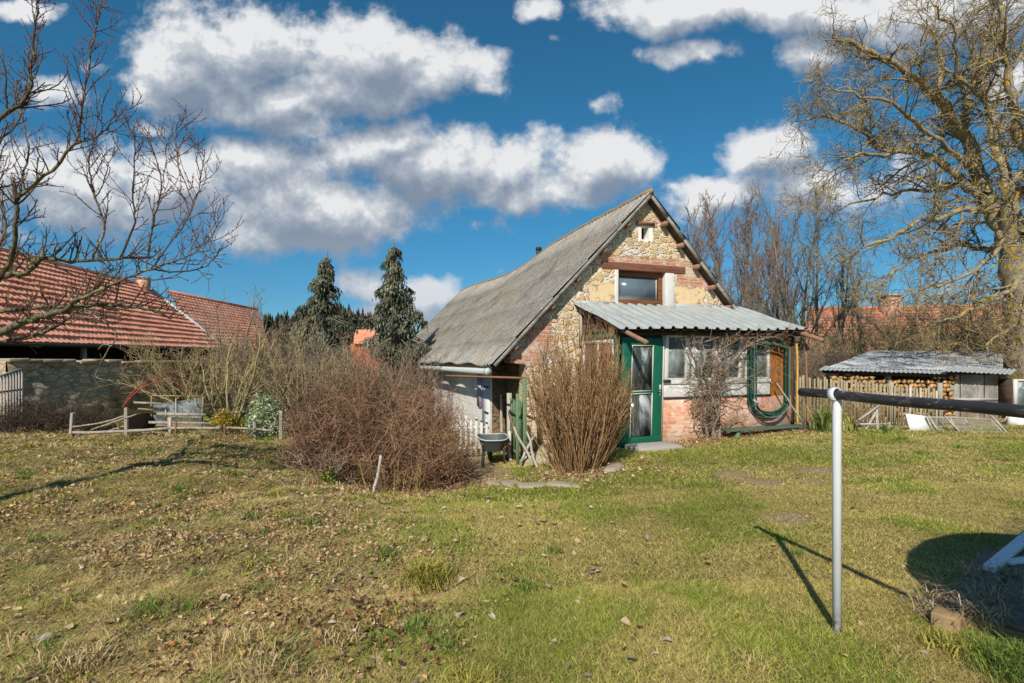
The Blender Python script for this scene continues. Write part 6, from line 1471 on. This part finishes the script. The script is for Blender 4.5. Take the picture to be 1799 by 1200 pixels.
# ---- bare trees behind the cottage and the shed
def bare(label, px, py_top, Y, seed, mt, name='bare_tree', spread=1.0, group='bare trees behind the cottage', stems=1, r0=None, dens=1.0, low=.12):
    r = random.Random(seed); q = P(px, 700, Y); x = q.x; base = gz1(x, Y); h = EYE + (HY - py_top) / F * Y - base; trunk, crown = [], []
    s = Y / 30
    cfg = [None,
       dict(n=7, wig=.09, trop=.10, kids=max(5, 1.7 * dens), start=low, ang=(22, 48), len=(.28, .52), rel=True, fall=.62, rr=.5, minr=.02 * s, maxr=.09, up=.25, tip=.25),
       dict(n=5, wig=.14, trop=.07, kids=(8, 11), start=.15, ang=(22, 50), len=(.24, .52), rel=True, fall=.4, rr=.6, minr=.012 * s, maxr=.03, up=.18, tip=.4),
       dict(n=4, wig=.2, trop=.05, kids=(6, 8), start=.15, ang=(22, 55), len=(.25, .55), rel=True, fall=.3, rr=.7, minr=.0095 * s, maxr=.014, up=.12, tip=.6)]
    for k in range(stems):
        pts = []; d = Vector((r.gauss(0, .05 + .10 * (stems > 1)) * spread, r.gauss(0, .05), 1)).normalized(); p = Vector((x + (k - (stems - 1) / 2) * .25, Y, base - .1)); n = 9; hh = h * r.uniform(.93, 1.02)
        rad = (r0 or .012 * h) / (stems ** .4)
        for i in range(n + 1):
            pts.append(p.copy()); d = (d + rvec(r) * .05 + Vector((0, 0, .06))).normalized(); p = p + d * hh / n
        rs = [rad * (1 - .88 * i / n) for i in range(n + 1)]; trunk.append((pts, rs)); c2 = [None] + [dict(c) for c in cfg[1:]]; c2[1]['kids'] = (int(13 * dens), int(18 * dens)); spawn(crown, r, pts, rs, 0, c2, hh)
    return tree(name, label, 'tree', (x, Y, base), trunk, crown, mt, group)
M_FAR = bark('far_bare_tree', ((.17, .13, .10), (.25, .20, .15)), ((.23, .155, .125), (.32, .225, .185)))
M_FARG = bark('far_grey_tree', ((.17, .15, .095), (.28, .25, .16)), ((.22, .18, .12), (.30, .25, .18)))
for i, (px, top, Y) in enumerate(((1204, 395, 37), (1228, 388, 40), (1258, 368, 36), (1284, 382, 39), (1306, 378, 35), (1330, 388, 38), (1352, 384, 36), (1378, 400, 37), (1216, 410, 33), (1270, 400, 42), (1318, 398, 43), (1366, 396, 33), (1400, 405, 40))):
    bare(('leftmost of the thin bare trees rising behind the cottage roof', 'bare tree second from the left behind the cottage roof', 'tallest brownish bare tree just right of the gable peak', 'bare tree fourth from the left behind the gable', 'bare tree above the middle of the porch roof, behind', 'bare tree sixth in the row behind the porch roof', 'bare tree seventh in the row, above the porch eave', 'eighth bare tree of the row, near the greener stems', 'nearer thin bare tree close to the right roof slope of the cottage', 'hazy bare tree deep in the row, right of the gable peak', 'hazy bare tree deep in the row, above the middle of the porch', 'nearer bare tree above the right end of the porch roof', 'last hazy bare tree of the row, just behind the greener stems')[i], px, top, Y, 100 + i, M_FAR, dens=1.0)
bare('greener multi stemmed bare tree just right of the porch roof', 1412, 352, 25, 120, M_FARG, stems=3, r0=.17, dens=.62, group=None)
bare('slender forked bare tree before the orange tiled roof', 1462, 400, 24.5, 121, M_FARG, stems=2, r0=.14, dens=.6, group=None)
bare('short bare tree half hidden under the walnut branches', 1520, 455, 27, 122, M_FAR, stems=2, r0=.12, dens=.6, group=None)
bare('bare tree far behind the walnut crown, above the tiled ridge', 1600, 430, 38, 123, M_FAR, dens=.6, group=None)
bare('bare tree beside the walnut trunk, far behind', 1700, 440, 36, 124, M_FAR, dens=.6, group=None)
brush = fan((7, 9), (5, 7), (.5, 1.2), (.2, .5), .010)
for i, (px, Y, h) in enumerate(((1500, 22, 2.7), (1560, 21, 3.3), (1620, 22, 4.0), (1670, 21.5, 4.2), (1720, 22, 4.3), (1760, 21, 4.0), (1435, 21, 2.0))):
    q = P(px, 700, Y); shrub('bare_shrub', ('dull olive brush behind the left end of the wood shed roof', 'brown brush rising behind the middle of the shed roof', 'thick brown brush hiding the right half of the tiled roof', 'dense brown brush behind the right half of the shed', 'dense brush just left of the walnut trunk', 'tangled brush directly behind the walnut trunk', 'low brush behind the picket fence beside the porch')[i], 'shrub', q.x, q.y, M_YGREEN if i % 2 else M_HEDGE, 58, .62, h, brush, 200 + i, .022, .9, 'bare brush behind the wood shed')

# ---- far hills with woods
def hill(name, x0, x1, y, top, seed, depth=60):
    def f(u, v):
        x = x0 + (x1 - x0) * u; e = math.sin(math.pi * min(1, max(0, u))) ** .6
        return Vector((x, y + depth * v, -2 + (top * e * (.8 + .4 * fbm(np.array([u * 4 + seed]), np.array([v]), 3)[0])) * math.sin(math.pi / 2 * min(1, v * 1.2))))
    mb = MB().grid(f, 60, 10); o = mb.build(name, material('wooded_hillside', lambda n, co: (n.mix(n.noise(co, .08, 5, .65), (.035, .05, .025), (.11, .085, .05)), None), .95, .05)); return tag(o, kind='structure'), f
def wood_on(name, label, f, n, hgt, seed):
    g = np.random.default_rng(seed); V, L, S, C = [], [], [], []; kv = kl = 0
    for i in range(n):
        u, v = g.random(), g.random() ** .8; p = f(u, v); h = hgt * (.6 + .7 * g.random()); dark = g.random() < .45; c = np.array((.025, .042, .028) if dark else (.13, .095, .065)) * (.7 + .6 * g.random()); w = h * (.22 if dark else .34)
        for k in range(5):                      # tiers of ragged fronds
            z0 = p.z + h * (.15 + .17 * k); wr = w * (1 - k / 5.5) * (1 if dark else (1.1 if k in (1, 2, 3) else .7))
            for j in range(6):
                a = g.random() * 6.28; q = np.array([p.x + math.cos(a) * wr, p.y + math.sin(a) * wr, z0 - h * .05 * g.random()]); t_ = np.array([p.x, p.y, z0 + h * .25]); s_ = np.array([-math.sin(a), math.cos(a), 0]) * wr * .5
                V += [q - s_, q + s_, t_]; C += [(*(c * (.8 + .5 * g.random())), 1)] * 3; L += [kv, kv + 1, kv + 2]; S.append(kl); kv += 3; kl += 3
    o = link_mesh(name, np_mesh(name, np.array(V), np.array(L), np.array(S), False, {'Col': ('FLOAT_COLOR', np.array(C))}), M_NEEDLE); tag(o, label, 'wood', kind='stuff')
_, f1_ = hill('hill', -150, -40, 210, 22, 3); wood_on('distant_wood', 'dark distant wood on the hill between barn and cottage', f1_, 900, 7, 1)
_, f2_ = hill('hill', -420, 600, 330, 20, 8, 90); wood_on('distant_wood', 'low wooded skyline far behind the houses', f2_, 1500, 9, 2)
